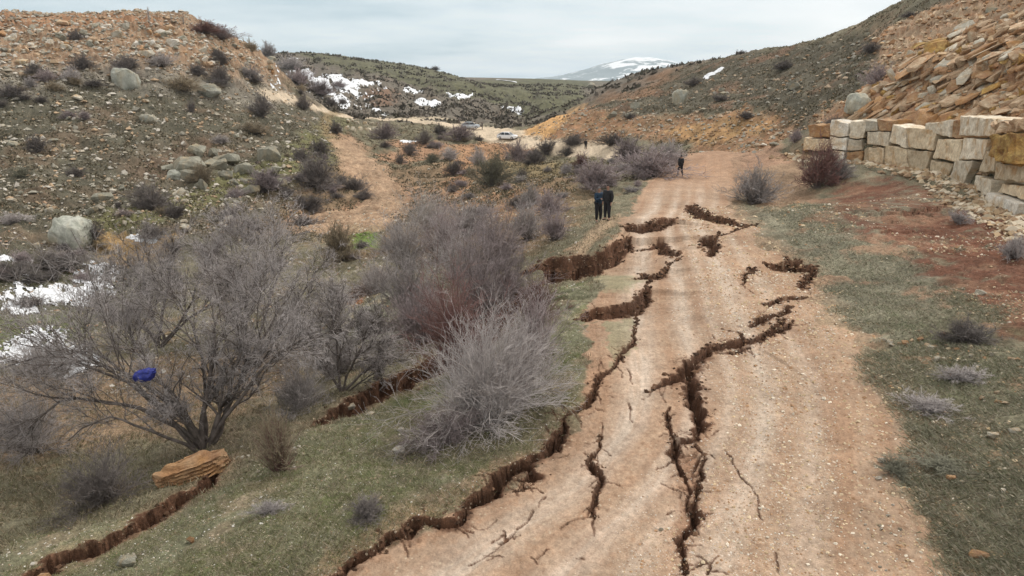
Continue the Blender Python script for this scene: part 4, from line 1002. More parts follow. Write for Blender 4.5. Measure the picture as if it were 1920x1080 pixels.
# ------------------------------------------------------------------ bare shrubs and trees
def twig_mat(name, a, b_, rough=.9):
    m, t, b = material(name); co = coords(t); oi = t.nodes.new('ShaderNodeObjectInfo')
    n = mnoise(t, 5, 3, .6, co)
    c = mmix(t, mrange(t, n, .35, .65, 0, 1), a, b_)
    t.links.new(vscale(t, c, mrange(t, oi.outputs['Random'], 0, 1, .78, 1.22)), b.inputs['Base Color']); b.inputs['Roughness'].default_value = rough
    b.inputs['Specular IOR Level'].default_value = .2
    return m
MT = {'grey': twig_mat('grey_twigs', (.46,.42,.405), (.30,.27,.26)), 'purple': twig_mat('purple_twigs', (.38,.325,.32), (.25,.20,.20)),
      'dark': twig_mat('dark_twigs', (.20,.175,.165), (.13,.115,.105)), 'red': twig_mat('reddish_twigs', (.25,.145,.13), (.16,.09,.08)),
      'green': twig_mat('greenish_twigs', (.21,.205,.15), (.14,.135,.10)), 'pale': twig_mat('pale_twigs', (.50,.46,.43), (.34,.31,.29)),
      'straw': twig_mat('straw_twigs', (.36,.30,.21), (.24,.19,.13))}
MBARK = twig_mat('dark_bark', (.155,.13,.115), (.075,.062,.055))
MBARKG = twig_mat('grey_bark', (.21,.18,.165), (.13,.11,.10))

def tubes(Pn, r0, r1, sides=3):
    """Pn (N,K+1,3) -> vertices, quads; tapered"""
    N_, K1, _ = Pn.shape
    T = np.gradient(Pn, axis=1); T /= np.linalg.norm(T, axis=2, keepdims=True)+1e-9
    up = np.where(np.abs(T[..., 2:3]) > .9, np.array([1., 0, 0]), np.array([0, 0, 1.]))
    A_ = np.cross(T, up); A_ /= np.linalg.norm(A_, axis=2, keepdims=True)+1e-9; B_ = np.cross(T, A_)
    rad = (r0[:, None]+(r1-r0)[:, None]*np.linspace(0, 1, K1)[None])[..., None]
    ring = np.stack([Pn+rad*(A_*math.cos(2*math.pi*s/sides)+B_*math.sin(2*math.pi*s/sides)) for s in range(sides)], 2)   # N,K1,s,3
    idx = np.arange(N_*K1*sides).reshape(N_, K1, sides)
    a = idx[:, :-1, :]; b_ = np.roll(a, -1, axis=2); c = idx[:, 1:, :]; d = np.roll(c, -1, axis=2)
    return ring.reshape(-1, 3), np.stack([a, b_, d, c], -1).reshape(-1, 4)
class Grow:
    def __init__(s, seed): s.r = np.random.RandomState(seed)
    def run(s, p, d, L, K, wander=.15, trop=0.0, tropv=None):
        N_ = len(p); out = [p]; d = d/np.linalg.norm(d, axis=1, keepdims=True)
        trop = np.broadcast_to(np.asarray(trop, float), (N_,))
        for k in range(K):
            d = d+s.r.normal(0, wander, (N_, 3)); d[:, 2] += trop
            d /= np.linalg.norm(d, axis=1, keepdims=True)+1e-9
            p = p+d*(L/K)[:, None]; out.append(p)
        return np.stack(out, 1)
    def kids(s, Pn, r0, r1, n, tmin, tmax, ang, Lf, lenp, upb=0.0):
        N_, K1, _ = Pn.shape; i = s.r.randint(0, N_, n) if not isinstance(n, np.ndarray) else n
        n = len(i); t = s.r.uniform(tmin, tmax, n); f = t*(K1-1); k = np.minimum(f.astype(int), K1-2); a = (f-k)[:, None]
        p = Pn[i, k]*(1-a)+Pn[i, k+1]*a; d = Pn[i, k+1]-Pn[i, k]; d /= np.linalg.norm(d, axis=1, keepdims=True)+1e-9
        q = s.r.normal(0, 1, (n, 3)); q -= (q*d).sum(1, keepdims=True)*d; q /= np.linalg.norm(q, axis=1, keepdims=True)+1e-9
        an = s.r.uniform(ang[0], ang[1], n)[:, None]
        dd = d*np.cos(an)+q*np.sin(an); dd[:, 2] += upb
        L = lenp[i]*s.r.uniform(Lf[0], Lf[1], n)*(1.15-.6*t)
        return p, dd, L, (r0[i]+(r1[i]-r0[i])*t)
def shrub_geo(seed, W, H, stems=40, twigs=300, fine=700, r=.012, rf=.0035, flop=.35, lean=0.0):
    """multi-stemmed dome; returns (stems, twigs) geometry"""
    g = Grow(seed); R_ = g.r
    az = R_.uniform(0, 2*np.pi, stems); f = np.sqrt(R_.uniform(0, 1, stems))*1.0
    tx = np.cos(az)*f*W/2; ty = np.sin(az)*f*W/2; tz = H*np.sqrt(np.clip(1-(f*.93)**2, .02, 1))*R_.uniform(.5, 1.12, stems); lobe = .78+.30*np.sin(az*2+seed)+.18*np.sin(az*5+seed*2.3); tx = tx*lobe; ty = ty*lobe; tz = tz*(.8+.25*np.sin(az*3+seed*1.7))
    base = np.c_[R_.normal(0, .04*W, stems), R_.normal(0, .04*W, stems), np.full(stems, -.08)]
    L = np.sqrt((tx-base[:, 0])**2+(ty-base[:, 1])**2+tz**2); d = np.c_[tx*.8, ty*.8, tz*1.25]
    P1 = g.run(base, d, L, 6, .10, -flop*(f**2)*.16); r0 = np.full(stems, r)*R_.uniform(.6, 1.3, stems)
    V1, F1 = tubes(P1, r0, r0*.35)
    p, dd, L2, rr = g.kids(P1, r0, r0*.35, twigs, .25, 1.0, (.25, .9), (.25, .55), L, .12)
    P2 = g.run(p, dd, L2, 4, .16, .0); q0 = np.clip(rr*.6, rf, None); V2, F2 = tubes(P2, q0, q0*.5)
    p, dd, L3, rr = g.kids(P2, q0, q0*.5, fine, .1, 1.0, (.3, 1.0), (.35, .8), L2, .08)
    P3 = g.run(p, dd, L3, 3, .18, .0); s0 = np.full(len(p), rf); V3, F3 = tubes(P3, s0, s0*.5)
    # trim anything poking under the foot
    V = np.vstack([V2, V3]); F_ = np.vstack([F2, F3+len(V2)]); V[:, 2] = np.maximum(V[:, 2], -.05)
    return (V1, F1), (V, F_)
SHR = {}
def shrub_mesh(kind, k):
    """a handful of shrub shapes, each 2 m wide and 1.4 m tall, at three levels of fineness"""
    key = (kind, k)
    if key not in SHR:
        spec = {'small': dict(stems=90, twigs=620, fine=1500, r=.016, rf=.010, flop=.5), 'mid': dict(stems=90, twigs=800, fine=2600, r=.012, rf=.007, flop=.5),
                'fan': dict(stems=60, twigs=420, fine=900, r=.014, rf=.008, flop=-.2)}[kind]
        SHR[key] = shrub_geo(100+k*13+len(kind), 2.0, 1.4, **spec)
    return SHR[key]
SHM = {}
def shrub(u, v, wpx, hpx, colr, label, group=None, kind=None, cat='shrub', name='bare_shrub', k=None):
    p = spot(u, v); s = mpp(p); W = wpx*s*1.3; H = hpx*s*1.0; kind = kind or ('mid' if wpx > 55 else 'small')
    k = rs_.randint(0, 3) if k is None else k; key = (kind, k, colr)
    if key not in SHM:
        (V1, F1), (V2, F2) = shrub_mesh(kind, k)
        if kind == 'small':
            SHM[key] = (mesh_np('twigs', np.vstack([V1, V2]), np.vstack([F1, F2+len(V1)]), MT[colr]),)
        else:
            SHM[key] = (mesh_np('stem', V1, F1, MT['dark'] if colr in ('dark', 'green') else MBARKG), mesh_np('twigs', V2, F2, MT[colr]))
    ms_ = SHM[key]
    if len(ms_) == 1: o = link(name, ms_[0])
    else:
        o = bpy.data.objects.new(name, None); C.objects.link(o); o.empty_display_size = .1
        link('stem', ms_[0], o); link('twigs', ms_[1], o)
    o.location = tuple(p); o.scale = (W/2, W/2*.9, H/1.4); o.rotation_euler = (0, 0, rs_.uniform(0, 6.28))
    tag(o, label, cat, group)
    return o
for a in [
    # left hill, crest and slopes
    (63,142,34,30,'dark','dark bush at the left end of the rubble belt'),
    (88,152,36,26,'purple','purplish bush in the rubble, right of the leftmost dark one'),
    (133,152,38,28,'grey','blue grey bush in the middle of the rubble bushes'),
    (155,130,38,34,'dark','tall dark bush at the right of the rubble bushes'),
    (22,180,55,28,'dark','wide dark bush at the picture edge under the rubble'),
    (143,76,30,22,'dark','dark bush high in the orange rubble'),
    (240,128,44,22,'dark','dark bush above the large grey rounded boulder'),
    (300,124,64,26,'grey','wide grey bush under the rubble, right of the large boulder'),
    (340,170,84,32,'straw','long brown low bush on the upper hillside'),
    (372,140,44,24,'dark','dark bush between the rubble and the long brown bush'),
    (413,152,46,34,'dark','dark bush among the broken pale rocks'),
    (470,150,44,32,'grey','grey bush at the right end of the rubble belt'),
    (360,212,18,30,'dark','narrow upright bush on the open upper slope'),
    (130,222,32,18,'purple','low purplish bush, left one of two on the open slope'),
    (160,224,26,20,'purple','low purplish bush, right one of two on the open slope'),
    (70,284,48,36,'dark','dark bush beside the grey slab at the left picture edge'),
    (490,218,46,46,'dark','tall dark round bush beside the track bend on the hill'),
    (478,250,60,26,'straw','flat straw coloured bush below the tall dark round one'),
    (413,268,36,18,'grey','grey low bush above the green strip'),
    (40,330,40,20,'green','greenish low bush on the lower left slope'),
    (143,332,34,24,'dark','small dark bush halfway down the left slope'),
    (570,204,34,28,'dark','dark bush where the track meets the hill'),
    (600,178,60,30,'purple','purplish bush beside the snow streak'),
    (560,160,60,36,'purple','purple brush on the shoulder of the rubble hill'),
    (545,128,50,26,'grey','grey brush just under the skyline by the snow dabs'),
    (630,250,28,26,'dark','small dark bush left of the tumbled stone heap'),
    (722,260,44,38,'purple','purplish bush right of the tumbled stone heap'),
    (722,276,22,14,'dark','little dark bush below the stone heap bush'),
    (795,270,32,30,'dark','dark upright bush above the white snow sliver'),
    (768,290,36,28,'dark','dark bush touching the white snow sliver'),
    (750,306,24,20,'dark','smallest of the three bushes round the snow sliver'),
    (825,252,30,22,'dark','dark bush between the pale track and the orange slope'),
    (862,262,54,36,'purple','purple bush in front of the half hidden car'),
    (896,310,34,36,'grey','grey bush left of the big greenish one on the slope'),
    (925,346,72,66,'green','biggest greenish bush in the middle of the slope'),
    (972,304,56,46,'purple','broad purple bush below the white car'),
    (1004,306,38,30,'dark','dark bush right of the broad purple one'),
    (1025,288,44,34,'dark','dark bush on the lower edge of the far track'),
    (845,300,42,28,'grey','grey bush at the top of the brush line on the slope'),
    (810,306,38,24,'green','greenish bush at the left of the brush line'),
    (852,330,34,34,'dark','dark bush under the brush line'),
    (848,360,28,18,'dark','small dark bush low on the orange slope'),
    (880,372,24,14,'grey','low grey tuft bush on the orange slope'),
    (978,334,26,18,'dark','small dark bush right of the biggest greenish one'),
    (1063,292,28,22,'dark','small dark bush under the person on the far track'),
    (1062,326,36,24,'grey','pale grey bush in the middle of the slope below the track'),
    (1090,312,30,30,'red','reddish bush beside a pale stone under the track'),
    (995,386,48,46,'pale','pale grey round bush left of the two men'),
    (1030,402,60,52,'purple','purple bush just left of the pale round one'),
    # left lower slope, between the hill and the gully
    (565,302,44,32,'dark','dark bush on the green strip'),
    (600,290,40,36,'dark','dark bush at the right end of the green strip'),
    (595,352,96,72,'dark','largest dark bush on the lower hillside'),
    (665,358,54,34,'dark','dark bush right of the largest dark one'),
    (682,374,38,22,'dark','low dark bush at the edge of the orange gully path'),
    (500,358,84,46,'purple','purplish bush growing over the grey outcrop'),
    (580,394,74,34,'dark','flat dark bush below the largest dark one'),
    (570,424,52,26,'dark','low dark bush above the bare tree tops'),
    (380,344,56,40,'straw','brown bush behind the overhanging grey slab'),
    (284,392,74,56,'dark','grey black bush on the lower slope left of centre'),
    (330,410,48,38,'dark','trailing bush at the right foot of the grey black one'),
    (433,410,42,30,'dark','dark bush in the brown grass of the lower slope'),
    (473,432,34,26,'dark','small dark bush beside the pale split stone'),
    (28,418,54,24,'grey','low grey bush at the left edge above the stream'),
    (172,452,44,44,'dark','dark bush crowding the right side of the biggest boulder'),
    (290,446,64,26,'dark','low dark bush behind the ochre earth mound'),
    (330,470,34,20,'dark','black bush right of the ochre earth mound'),
    (20,520,110,34,'dark','dark brush along the stream at the left edge'),
    (110,505,120,40,'dark','dark brush above the torn snowfield'),
    (60,575,70,26,'dark','dark low brush lying across the torn snowfield'),
    (636,490,78,86,'straw','straw grey upright bush beside the bright green grass'),
    # right side
    (1073,272,56,24,'dark','low dark bush above the person on the far track'),
    (1147,272,50,28,'dark','dark bush at the foot of the orange cut'),
    (1178,300,84,46,'purple','purple bush at the left end of the brush by the road end'),
    (1218,332,120,62,'purple','broad purple thicket bush behind the grassy road edge'),
    (1258,308,66,50,'grey','blue grey bush behind the lone walking man'),
    (1120,352,112,62,'purple','wide purple bush right behind the two men'),
    (1410,380,92,72,'grey','round grey bush on the right edge of the road'),
    (1532,350,74,96,'red','tall reddish bush in front of the left end of the block wall'),
    (1572,336,56,50,'grey','grey bush leaning on the tall reddish one'),
    (1645,160,46,46,'purple','purple bush between the dark slope and the rock outcrop'),
    (1632,98,40,24,'dark','dark bush high beside the rock outcrop'),
    (1705,32,30,12,'dark','dark bush on the skyline above the outcrop'),
    (1390,102,20,9,'dark','small dark bush on the skyline of the right-hand ridge'),
    (1492,266,28,26,'purple','small purple bush on the end of the orange cut'),
    (1400,222,40,16,'dark','flat dark bush on the lip of the orange cut'),
    (1180,222,30,14,'dark','flat dark bush above the middle of the orange cut'),
    (1560,240,40,26,'dark','dark bush behind the left end of the block wall'),
    (1470,130,44,18,'dark','low dark bush in the middle of the right-hand slope'),
    (1350,190,40,16,'dark','low dark bush right of the grey crag'),
    (1300,160,36,16,'dark','low dark bush above the grey crag'),
    (1797,418,44,28,'grey','little blue grey bush alone on the red soil'),
    (1897,484,60,52,'grey','blue grey bush at the right edge of the red soil'),
    (1815,640,110,46,'dark','matted dark bush on the verge below the red soil'),
    (1800,712,84,30,'grey','low blue grey bush on the verge'),
    (1745,772,100,34,'grey','flattened grey bush on the verge nearest the road'),
    (1682,884,80,20,'green','dark flattened turf tuft on the road edge, beside two white stones'),
    (1775,876,120,18,'green','long dark turf strip lying on the verge right of the flattened tuft'),
    (690,968,84,44,'dark','small dark cushion bush on the mossy bank'),
    (505,958,60,26,'grey','faint grey tuft bush on the mossy bank'),
    (120,470,30,20,'grey','small grey bush behind the biggest boulder'),
]: shrub(*a)
# low bushes that crowd round the larger ones
_r = random.Random(77)
for u0, v0, w0 in [(593,350,90),(565,300,50),(665,356,50),(500,352,80),(283,388,70),(150,466,60),(120,150,90),(330,128,120),(60,178,70),(440,150,70),(925,342,70),(975,302,60),(865,262,50),(795,270,40),(1060,320,50),(1210,328,100),(1120,345,90),(600,178,70),(90,510,120),(845,310,70),(690,470,60),(900,400,120)]:
    for _ in range(5):
        uu, vv = u0+_r.uniform(-.9, .9)*w0, v0+_r.uniform(-.22, .30)*w0; q_ = P(uu, vv)
        if grid_at(road, q_[0], q_[1]) > .1 or grid_at(track, q_[0], q_[1]) > .1: continue
        shrub(uu, vv, _r.uniform(.22, .55)*w0, _r.uniform(.12, .28)*w0, _r.choice(['dark', 'dark', 'grey', 'purple', 'straw']), 'low scrubby bush crowding the foot of a larger bush', 'low bushes clustered round the larger ones')
# ridge-line plants against the sky
shrub(385,62,56,26,'red','reddish brush on the skyline at the bend of the rubble crest')
shrub(415,72,60,26,'purple','purple brush on the skyline right of the reddish brush')
shrub(470,96,36,22,'straw','straw coloured brush low on the falling crest')
shrub(503,104,34,26,'grey','last grey brush at the lower end of the crest')
shrub(816,132,18,10,'dark','round dark bush alone on the green far skyline', name='bare_shrub')
shrub(22,36,10,8,'dark','tiny dark bush on the left skyline')

def add_tree(p, parts, label, cat='tree', name='bare_tree', group=None):
    o = bpy.data.objects.new(name, None); C.objects.link(o); o.location = tuple(p)
    for nm, (V, F_), mt in parts: link(nm, mesh_np(nm, V, F_, mt), o)
    return tag(o, label, cat, group)
def poplar(seed, H):
    g = Grow(seed); p = g.run(np.zeros((1, 3)), np.array([[0, 0, 1.]]), np.array([H]), 8, .03); r0 = np.array([H*.012]); V1, F1 = tubes(p, r0, r0*.2, 5)
    a, d, L, rr = g.kids(p, r0, r0*.2, 90, .15, .98, (.3, .6), (.18, .38), np.array([H]), .25); P2 = g.run(a, d, L, 4, .08, .12); q = np.full(90, H*.0035); V2, F2 = tubes(P2, q, q*.4)
    a, d, L, rr = g.kids(P2, q, q*.4, 420, .1, 1, (.3, .8), (.3, .7), L, .2); P3 = g.run(a, d, L, 3, .1, .1); q = np.full(420, H*.0022); V3, F3 = tubes(P3, q, q*.4)
    return (V1, F1), (np.vstack([V2, V3]), np.vstack([F2, F3+len(V2)]))
for i, (u, v, h, lb) in enumerate([(281,48,30,'tallest thin bare tree on the left skyline'), (345,50,22,'thin bare sapling on the skyline left of the reddish brush'), (322,44,16,'faint bare sapling right of the tallest thin tree'), (468,92,20,'thin bare sapling standing in the straw coloured brush')]):
    p = spot(u, v); tr, tw = poplar(400+i, h*mpp(p)); add_tree(p, [('trunk', tr, MBARKG), ('crown', tw, MT['pale'])], lb)

# --- the large bare trees of the gully side
def big_tree(seed, base_px, limbs, r=.12, sub=(36, 420, 2600, 7000), colr='grey', label='', bark=MBARK, rf=.0048, droop=0.0, spread=(.35, .95), gl=1.0, ends=None, name='bare_tree', cat='tree', extra_up=0.0):
    """limbs: tips of the main limbs as photo pixels with a sideways depth offset in m"""
    p0 = spot(*base_px); s = mpp(p0); g = Grow(seed); n = len(limbs); tips = []; mids = []; rr = []
    for (u, v, dy, bow, th) in limbs:
        d = ray(u, v); t_ = (p0[1]+dy)/d[1]; tips.append(d*t_-p0); mids.append(bow); rr.append(th)
    tips = np.array(tips); mids = np.array(mids)[:, None]; rr = np.array(rr)*r; K = 9
    tt = np.linspace(0, 1, K+1)[None, :, None]
    st = np.c_[g.r.normal(0, r*1.3, n), g.r.normal(0, r*1.3, n), np.full(n, -.15)][:, None, :]
    mid = tips[:, None, :]*.5+np.array([0, 0, 1.])*mids[:, None, :]*np.linalg.norm(tips, axis=1)[:, None, None]
    P1 = st*(1-tt)**2+2*mid*tt*(1-tt)+tips[:, None, :]*tt**2
    wv = np.cumsum(g.r.normal(0, .05, P1.shape), axis=1)*np.linalg.norm(tips, axis=1)[:, None, None]*.28; wv[:, 0] = 0; P1 = P1+wv
    L1 = np.linalg.norm(np.diff(P1, axis=1), axis=2).sum(1)
    V1, F1 = tubes(P1, rr, rr*.28, 7)
    a, d, L2, r2 = g.kids(P1, rr, rr*.28, sub[0], .30, 1.0, spread, (.28, .62), L1, .18+extra_up); P2 = g.run(a, d, L2, 6, .15, .03-droop*.5); q2 = r2*.55; V2, F2 = tubes(P2, q2, q2*.35, 5)
    i3 = sub[1]; a, d, L3, r3 = g.kids(P2, q2, q2*.35, i3, .15, 1.0, (.3, 1.0), (.35, .75), L2, .12); P3 = g.run(a, d, L3, 5, .17, .015-droop); q3 = np.clip(r3*.5, rf*1.5, .02); V3, F3 = tubes(P3, q3, q3*.4, 4)
    # twigs off the bare main limbs too
    PP = P3
    a, d, L4, r4 = g.kids(P3, q3, q3*.4, sub[2], .05, 1.0, (.3, 1.1), (.35, .8), L3, .08); P4 = g.run(a, d, L4, 4, .18, .01-droop); q4 = np.clip(r4*.6, rf, .009); V4, F4 = tubes(P4, q4, q4*.5, 3)
    a, d, L5, r5 = g.kids(P4, q4, q4*.5, sub[3], .05, 1.0, (.3, 1.1), (.4, .9), L4, .05); P5 = g.run(a, d, L5, 3, .2, -droop*.5); q5 = np.full(len(a), rf*.8); V5, F5 = tubes(P5, q5, q5*.5, 3)
    o = bpy.data.objects.new(name, None); C.objects.link(o); o.location = tuple(p0)
    V12 = np.vstack([V1, V2, V3]); F12 = np.vstack([F1, F2+len(V1), F3+len(V1)+len(V2)]); V12[:, 2] = np.maximum(V12[:, 2], np.where(np.arange(len(V12)) < len(V1), -9, grid_at(Z, V12[:, 0]+p0[0], V12[:, 1]+p0[1])-p0[2]+.02))
    link('trunk', mesh_np('trunk', V12, F12, bark), o)
    Vc = np.vstack([V4, V5]); Fcn = np.vstack([F4, F5+len(V4)])
    # nothing grows into the soil
    gzv = grid_at(Z, Vc[:, 0]+p0[0], Vc[:, 1]+p0[1])-p0[2]+.02; Vc[:, 2] = np.maximum(Vc[:, 2], gzv)
    link('crown', mesh_np('crown', Vc, Fcn, MT[colr]), o)
    return tag(o, label, cat), p0, P1
_, TP0, TP1 = big_tree(5, (385,838), [(262,705,-.3,.28,.95),(40,800,.2,.50,.85),(-30,760,.8,.50,.6),(120,820,-.6,.50,.6),(80,690,1.0,.42,.6),(20,640,2.0,.30,.5),(130,640,1.0,.34,.7),(415,600,.6,.02,1.0),(455,640,.2,.10,1.1),(330,560,1.6,.05,.8),(520,560,1.2,.10,.9),(560,640,.4,.20,.8),(300,780,-.8,.35,.6),(470,500,2.4,.0,.7),(220,600,1.8,.15,.6)],
    r=.075, sub=(190, 1700, 9000, 19000), bark=MBARK, label='largest bare grey tree with a dark forked trunk and a blue cloth in it', droop=.02, rf=.0046)
big_tree(8, (300,652), [(205,520,.5,.08,.9),(260,470,.8,.02,.9),(330,470,1.2,.0,1.0),(395,480,1.5,.03,.9),(450,520,.8,.1,.8),(170,580,.2,.2,.6)],
    r=.075, sub=(90, 900, 5500, 12000), label='second bare grey tree standing behind the largest one', droop=.0, rf=.0062)
big_tree(9, (470,690), [(400,520,.5,.08,.9),(480,450,1.8,.02,.9),(545,445,2.4,.0,1.0),(590,520,1.2,.05,.9),(640,590,.6,.12,.8),(440,440,2.5,.0,.8),(560,590,.2,.1,.8)],
    r=.07, sub=(90, 900, 5500, 12000), label='third bare tree, its crown reaching highest above the gully', droop=.0, rf=.0060)
big_tree(10, (640,735), [(560,620,.5,.08,.9),(620,570,.8,.02,.9),(690,600,.9,.0,1.0),(745,650,.8,.08,.9),(600,680,0,.1,.6),(720,690,0,.1,.7)],
    r=.05, sub=(80, 800, 4000, 8000), label='small grey thicket tree over the grey rock ledges', colr='grey', droop=.0, rf=.0055)
# --- the foreground thicket: big multi-stemmed shrubs
def big_shrub(seed, base_px, W_px, H_px, colr, label, stems=120, twigs=1500, fine=4200, r=.016, rf=.0044, flop=.5, bark=None):
    p = spot(*base_px); s = mpp(p); (V1, F1), (V2, F2) = shrub_geo(seed, W_px*s, H_px*s*1.1, stems, twigs, fine, r, rf, flop)
    o = bpy.data.objects.new('bare_shrub', None); C.objects.link(o); o.location = tuple(p)
    for V in (V1, V2): 
        gv = grid_at(Z, V[:, 0]+p[0], V[:, 1]+p[1])-p[2]; V[:, 2] = np.maximum(V[:, 2], gv-.03)
    link('stem', mesh_np('stem', V1, F1, bark or MBARKG), o); link('twigs', mesh_np('twigs', V2, F2, MT[colr]), o)
    return tag(o, label, 'shrub')
big_shrub(31, (905,790), 360, 230, 'grey', 'largest grey shrub of the thicket, its pale stems arching over the road crack', 170, 1700, 4800, .013, .0038, 1.25, MT['pale'])
big_shrub(32, (975,745), 250, 170, 'grey', 'pale stemmed shrub leaning from the thicket towards the road', 100, 900, 2400, .013, .0040, 1.1, MT['pale'])
big_shrub(33, (860,690), 190, 200, 'red', 'reddish stemmed shrub standing in the middle of the thicket', 120, 1200, 3200, .014, .0048, .1, MT['red'])
big_shrub(34, (900,600), 230, 160, 'purple', 'purple brown shrub behind the reddish stemmed one', 90, 850, 1900, .016, .006, .3)
big_shrub(35, (760,500), 170, 110, 'grey', 'grey shrub at the far left corner of the thicket', 90, 900, 2400, .018, .008, .4)
big_shrub(36, (830,490), 150, 110, 'purple', 'purplish shrub in the back row of the thicket', 90, 900, 2400, .018, .008, .3)
big_shrub(37, (930,505), 190, 125, 'purple', 'tall purplish shrub in the back row near the wide scarp', 90, 900, 2000, .018, .008, .3)
big_shrub(38, (990,450), 110, 70, 'grey', 'grey shrub between the back row and the two men', 80, 700, 1800, .02, .009, .4)
big_shrub(39, (880,440), 150, 70, 'grey', 'low grey shrub on the far side of the thicket', 80, 800, 2000, .02, .010, .4)
big_shrub(40, (770,590), 170, 110, 'grey', 'grey shrub on the end of the straight-edged rock ledge', 90, 1000, 2600, .016, .006, .4)
big_shrub(41, (525,872), 130, 120, 'straw', 'spiky straw grey shrub beside the trunk of the largest tree', 110, 700, 1700, .011, .004, -.1, MT['red'])
big_shrub(42, (560,770), 190, 90, 'grey', 'pale grey shrub between the largest tree and the wide crack', 100, 900, 2600, .012, .0048, .4, MT['pale'])
big_shrub(43, (190,945), 190, 110, 'dark', 'dark low shrub below the largest tree', 120, 1200, 3400, .010, .0042, .5)
big_shrub(44, (830,830), 200, 70, 'purple', 'low brown tangle under the front of the largest shrub', 90, 900, 2600, .008, .0038, .7)
big_shrub(50, (800,430), 150, 80, 'pale', 'pale low shrub between the back row and the orange gully path', 80, 900, 2600, .014, .007, .5, MT['pale'])
big_shrub(51, (860,520), 200, 110, 'grey', 'broad grey shrub filling the middle of the thicket', 90, 800, 1900, .014, .006, .5)
big_shrub(52, (950,560), 180, 110, 'purple', 'purple grey shrub behind the pale stemmed leaning shrub', 90, 700, 1700, .014, .006, .4)
big_shrub(53, (1040,450), 80, 70, 'purple', 'slim purple shrub on the grass left of the two men', 70, 700, 1900, .014, .007, .2)
big_shrub(54, (790,640), 190, 130, 'purple', 'purple brown shrub over the lower end of the wide crack', 110, 1200, 3600, .013, .005, .5)
big_shrub(55, (1000,670), 180, 130, 'purple', 'purplish shrub joining the pale stemmed leaning shrub to the scarp', 100, 1000, 2600, .012, .0045, .6)
big_shrub(56, (700,540), 120, 80, 'grey', 'grey shrub beside the red bare scarp', 80, 800, 2400, .014, .0065, .5)
big_shrub(57, (640,700), 150, 90, 'grey', 'grey shrub at the foot of the small thicket tree', 90, 900, 2600, .012, .005, .6)
big_shrub(45, (1010,590), 110, 90, 'red', 'small reddish shrub on the grassy road edge', 70, 600, 1500, .012, .005, .2, MT['red'])
big_shrub(46, (80,700), 160, 70, 'grey', 'grey shrub at the left edge behind the drooping branches', 80, 800, 2200, .014, .0065, .4)
big_shrub(47, (60,850), 230, 150, 'grey', 'grey shrub drooping at the left picture edge', 100, 900, 2800, .013, .0048, .9)
big_shrub(48, (700,640), 130, 70, 'dark', 'dark shrub growing between the two rock ledges', 80, 700, 2000, .013, .006, .3)

# --- grass, straw and litter, small stones: what nobody could count
def blades(n, sel, hrange, wd, lean, palette, name, label, seed, clump=1, r_clump=.1):
    r = np.random.RandomState(seed); pts_ = sel(r, n); x0, y0 = pts_[:, 0], pts_[:, 1]
    if clump > 1:
        x0 = np.repeat(x0, clump)+r.normal(0, r_clump, len(x0)*clump); y0 = np.repeat(y0, clump)+r.normal(0, r_clump, len(y0)*clump)
    n = len(x0); z0 = grid_at(Z, x0, y0)-.015; h = r.uniform(*hrange, n)*(1 if np.isscalar(wd) else 1)
    sc_ = np.clip(np.hypot(x0, y0)/16, .7, 6) if wd > 0 else 1
    az = r.uniform(0, 2*np.pi, n); ln = r.uniform(*lean, n); w_ = abs(wd)*r.uniform(.6, 1.4, n)*sc_
    laz = r.uniform(0, 2*np.pi, n)
    dx, dy = np.cos(az)*w_/2, np.sin(az)*w_/2
    tx, ty = np.cos(laz)*np.sin(ln)*h, np.sin(laz)*np.sin(ln)*h; tz = np.cos(ln)*h
    V = np.stack([np.c_[x0-dx, y0-dy, z0], np.c_[x0+dx, y0+dy, z0], np.c_[x0+tx*.45+dx*.7, y0+ty*.45+dy*.7, z0+tz*.62], np.c_[x0+tx, y0+ty, z0+tz]], 1).reshape(-1, 3)
    b_ = np.arange(n)[:, None]*4; F_ = np.concatenate([b_+[0, 1, 2], b_+[0, 2, 3]])
    pal = np.array(palette); cc = pal[r.randint(0, len(pal), n)]*r.uniform(.7, 1.3, n)[:, None]
    m_ = bpy.data.materials.get('blade_matter')
    if not m_:
        m_, t, b = material('blade_matter'); at = t.nodes.new('ShaderNodeVertexColor'); at.layer_name = 'Col'
        t.links.new(at.outputs[0], b.inputs['Base Color']); b.inputs['Roughness'].default_value = .9; b.inputs['Specular IOR Level'].default_value = .1
    o = link(name, mesh_np(name, V, F_, m_, np.repeat(cc, 4, 0))); return tag(o, label, name.replace('_', ' '), kind='stuff')
def picker(x0, x1, y0, y1, mask, thr=.5, logy=True):
    def f(r, n):
        got = np.zeros((0, 2))
        while len(got) < n:
            y = np.exp(r.uniform(math.log(y0), math.log(y1), n)) if logy else r.uniform(y0, y1, n)
            x = r.uniform(x0, x1, n)*np.clip(y/y1+.12, 0, 1)
            k = grid_at(mask, x, y) > thr*r.uniform(.4, 1.2, n); got = np.vstack([got, np.c_[x, y][k]])
        return got[:n]
    return f
offroad = (1-road)*(1-np.clip(dirt*1.5, 0, 1))
nb = np.clip(n2*1.4+.75, .15, 1)
blades(120000, picker(-17, 5, 6.5, 22, BANK*offroad*nb*(1-.6*_bank)), (.03, .09), .009, (.4, 1.4), [(.20,.205,.095),(.27,.245,.155),(.36,.305,.21),(.17,.18,.08),(.33,.285,.21)], 'grass', 'short mossy grass on the bank left of the road', 61)
blades(130000, picker(3, 32, 7, 42, np.clip(RB*1.2, 0, 1)*offroad*nb*(1-.8*REDM)*(1-.75*_bare)*(1-.6*_spill)), (.05, .16), .010, (.7, 1.45), [(.24,.24,.165),(.31,.295,.22),(.19,.195,.12),(.35,.31,.24),(.28,.235,.17)], 'grass', 'flattened grey green grass on the verge right of the road', 62)
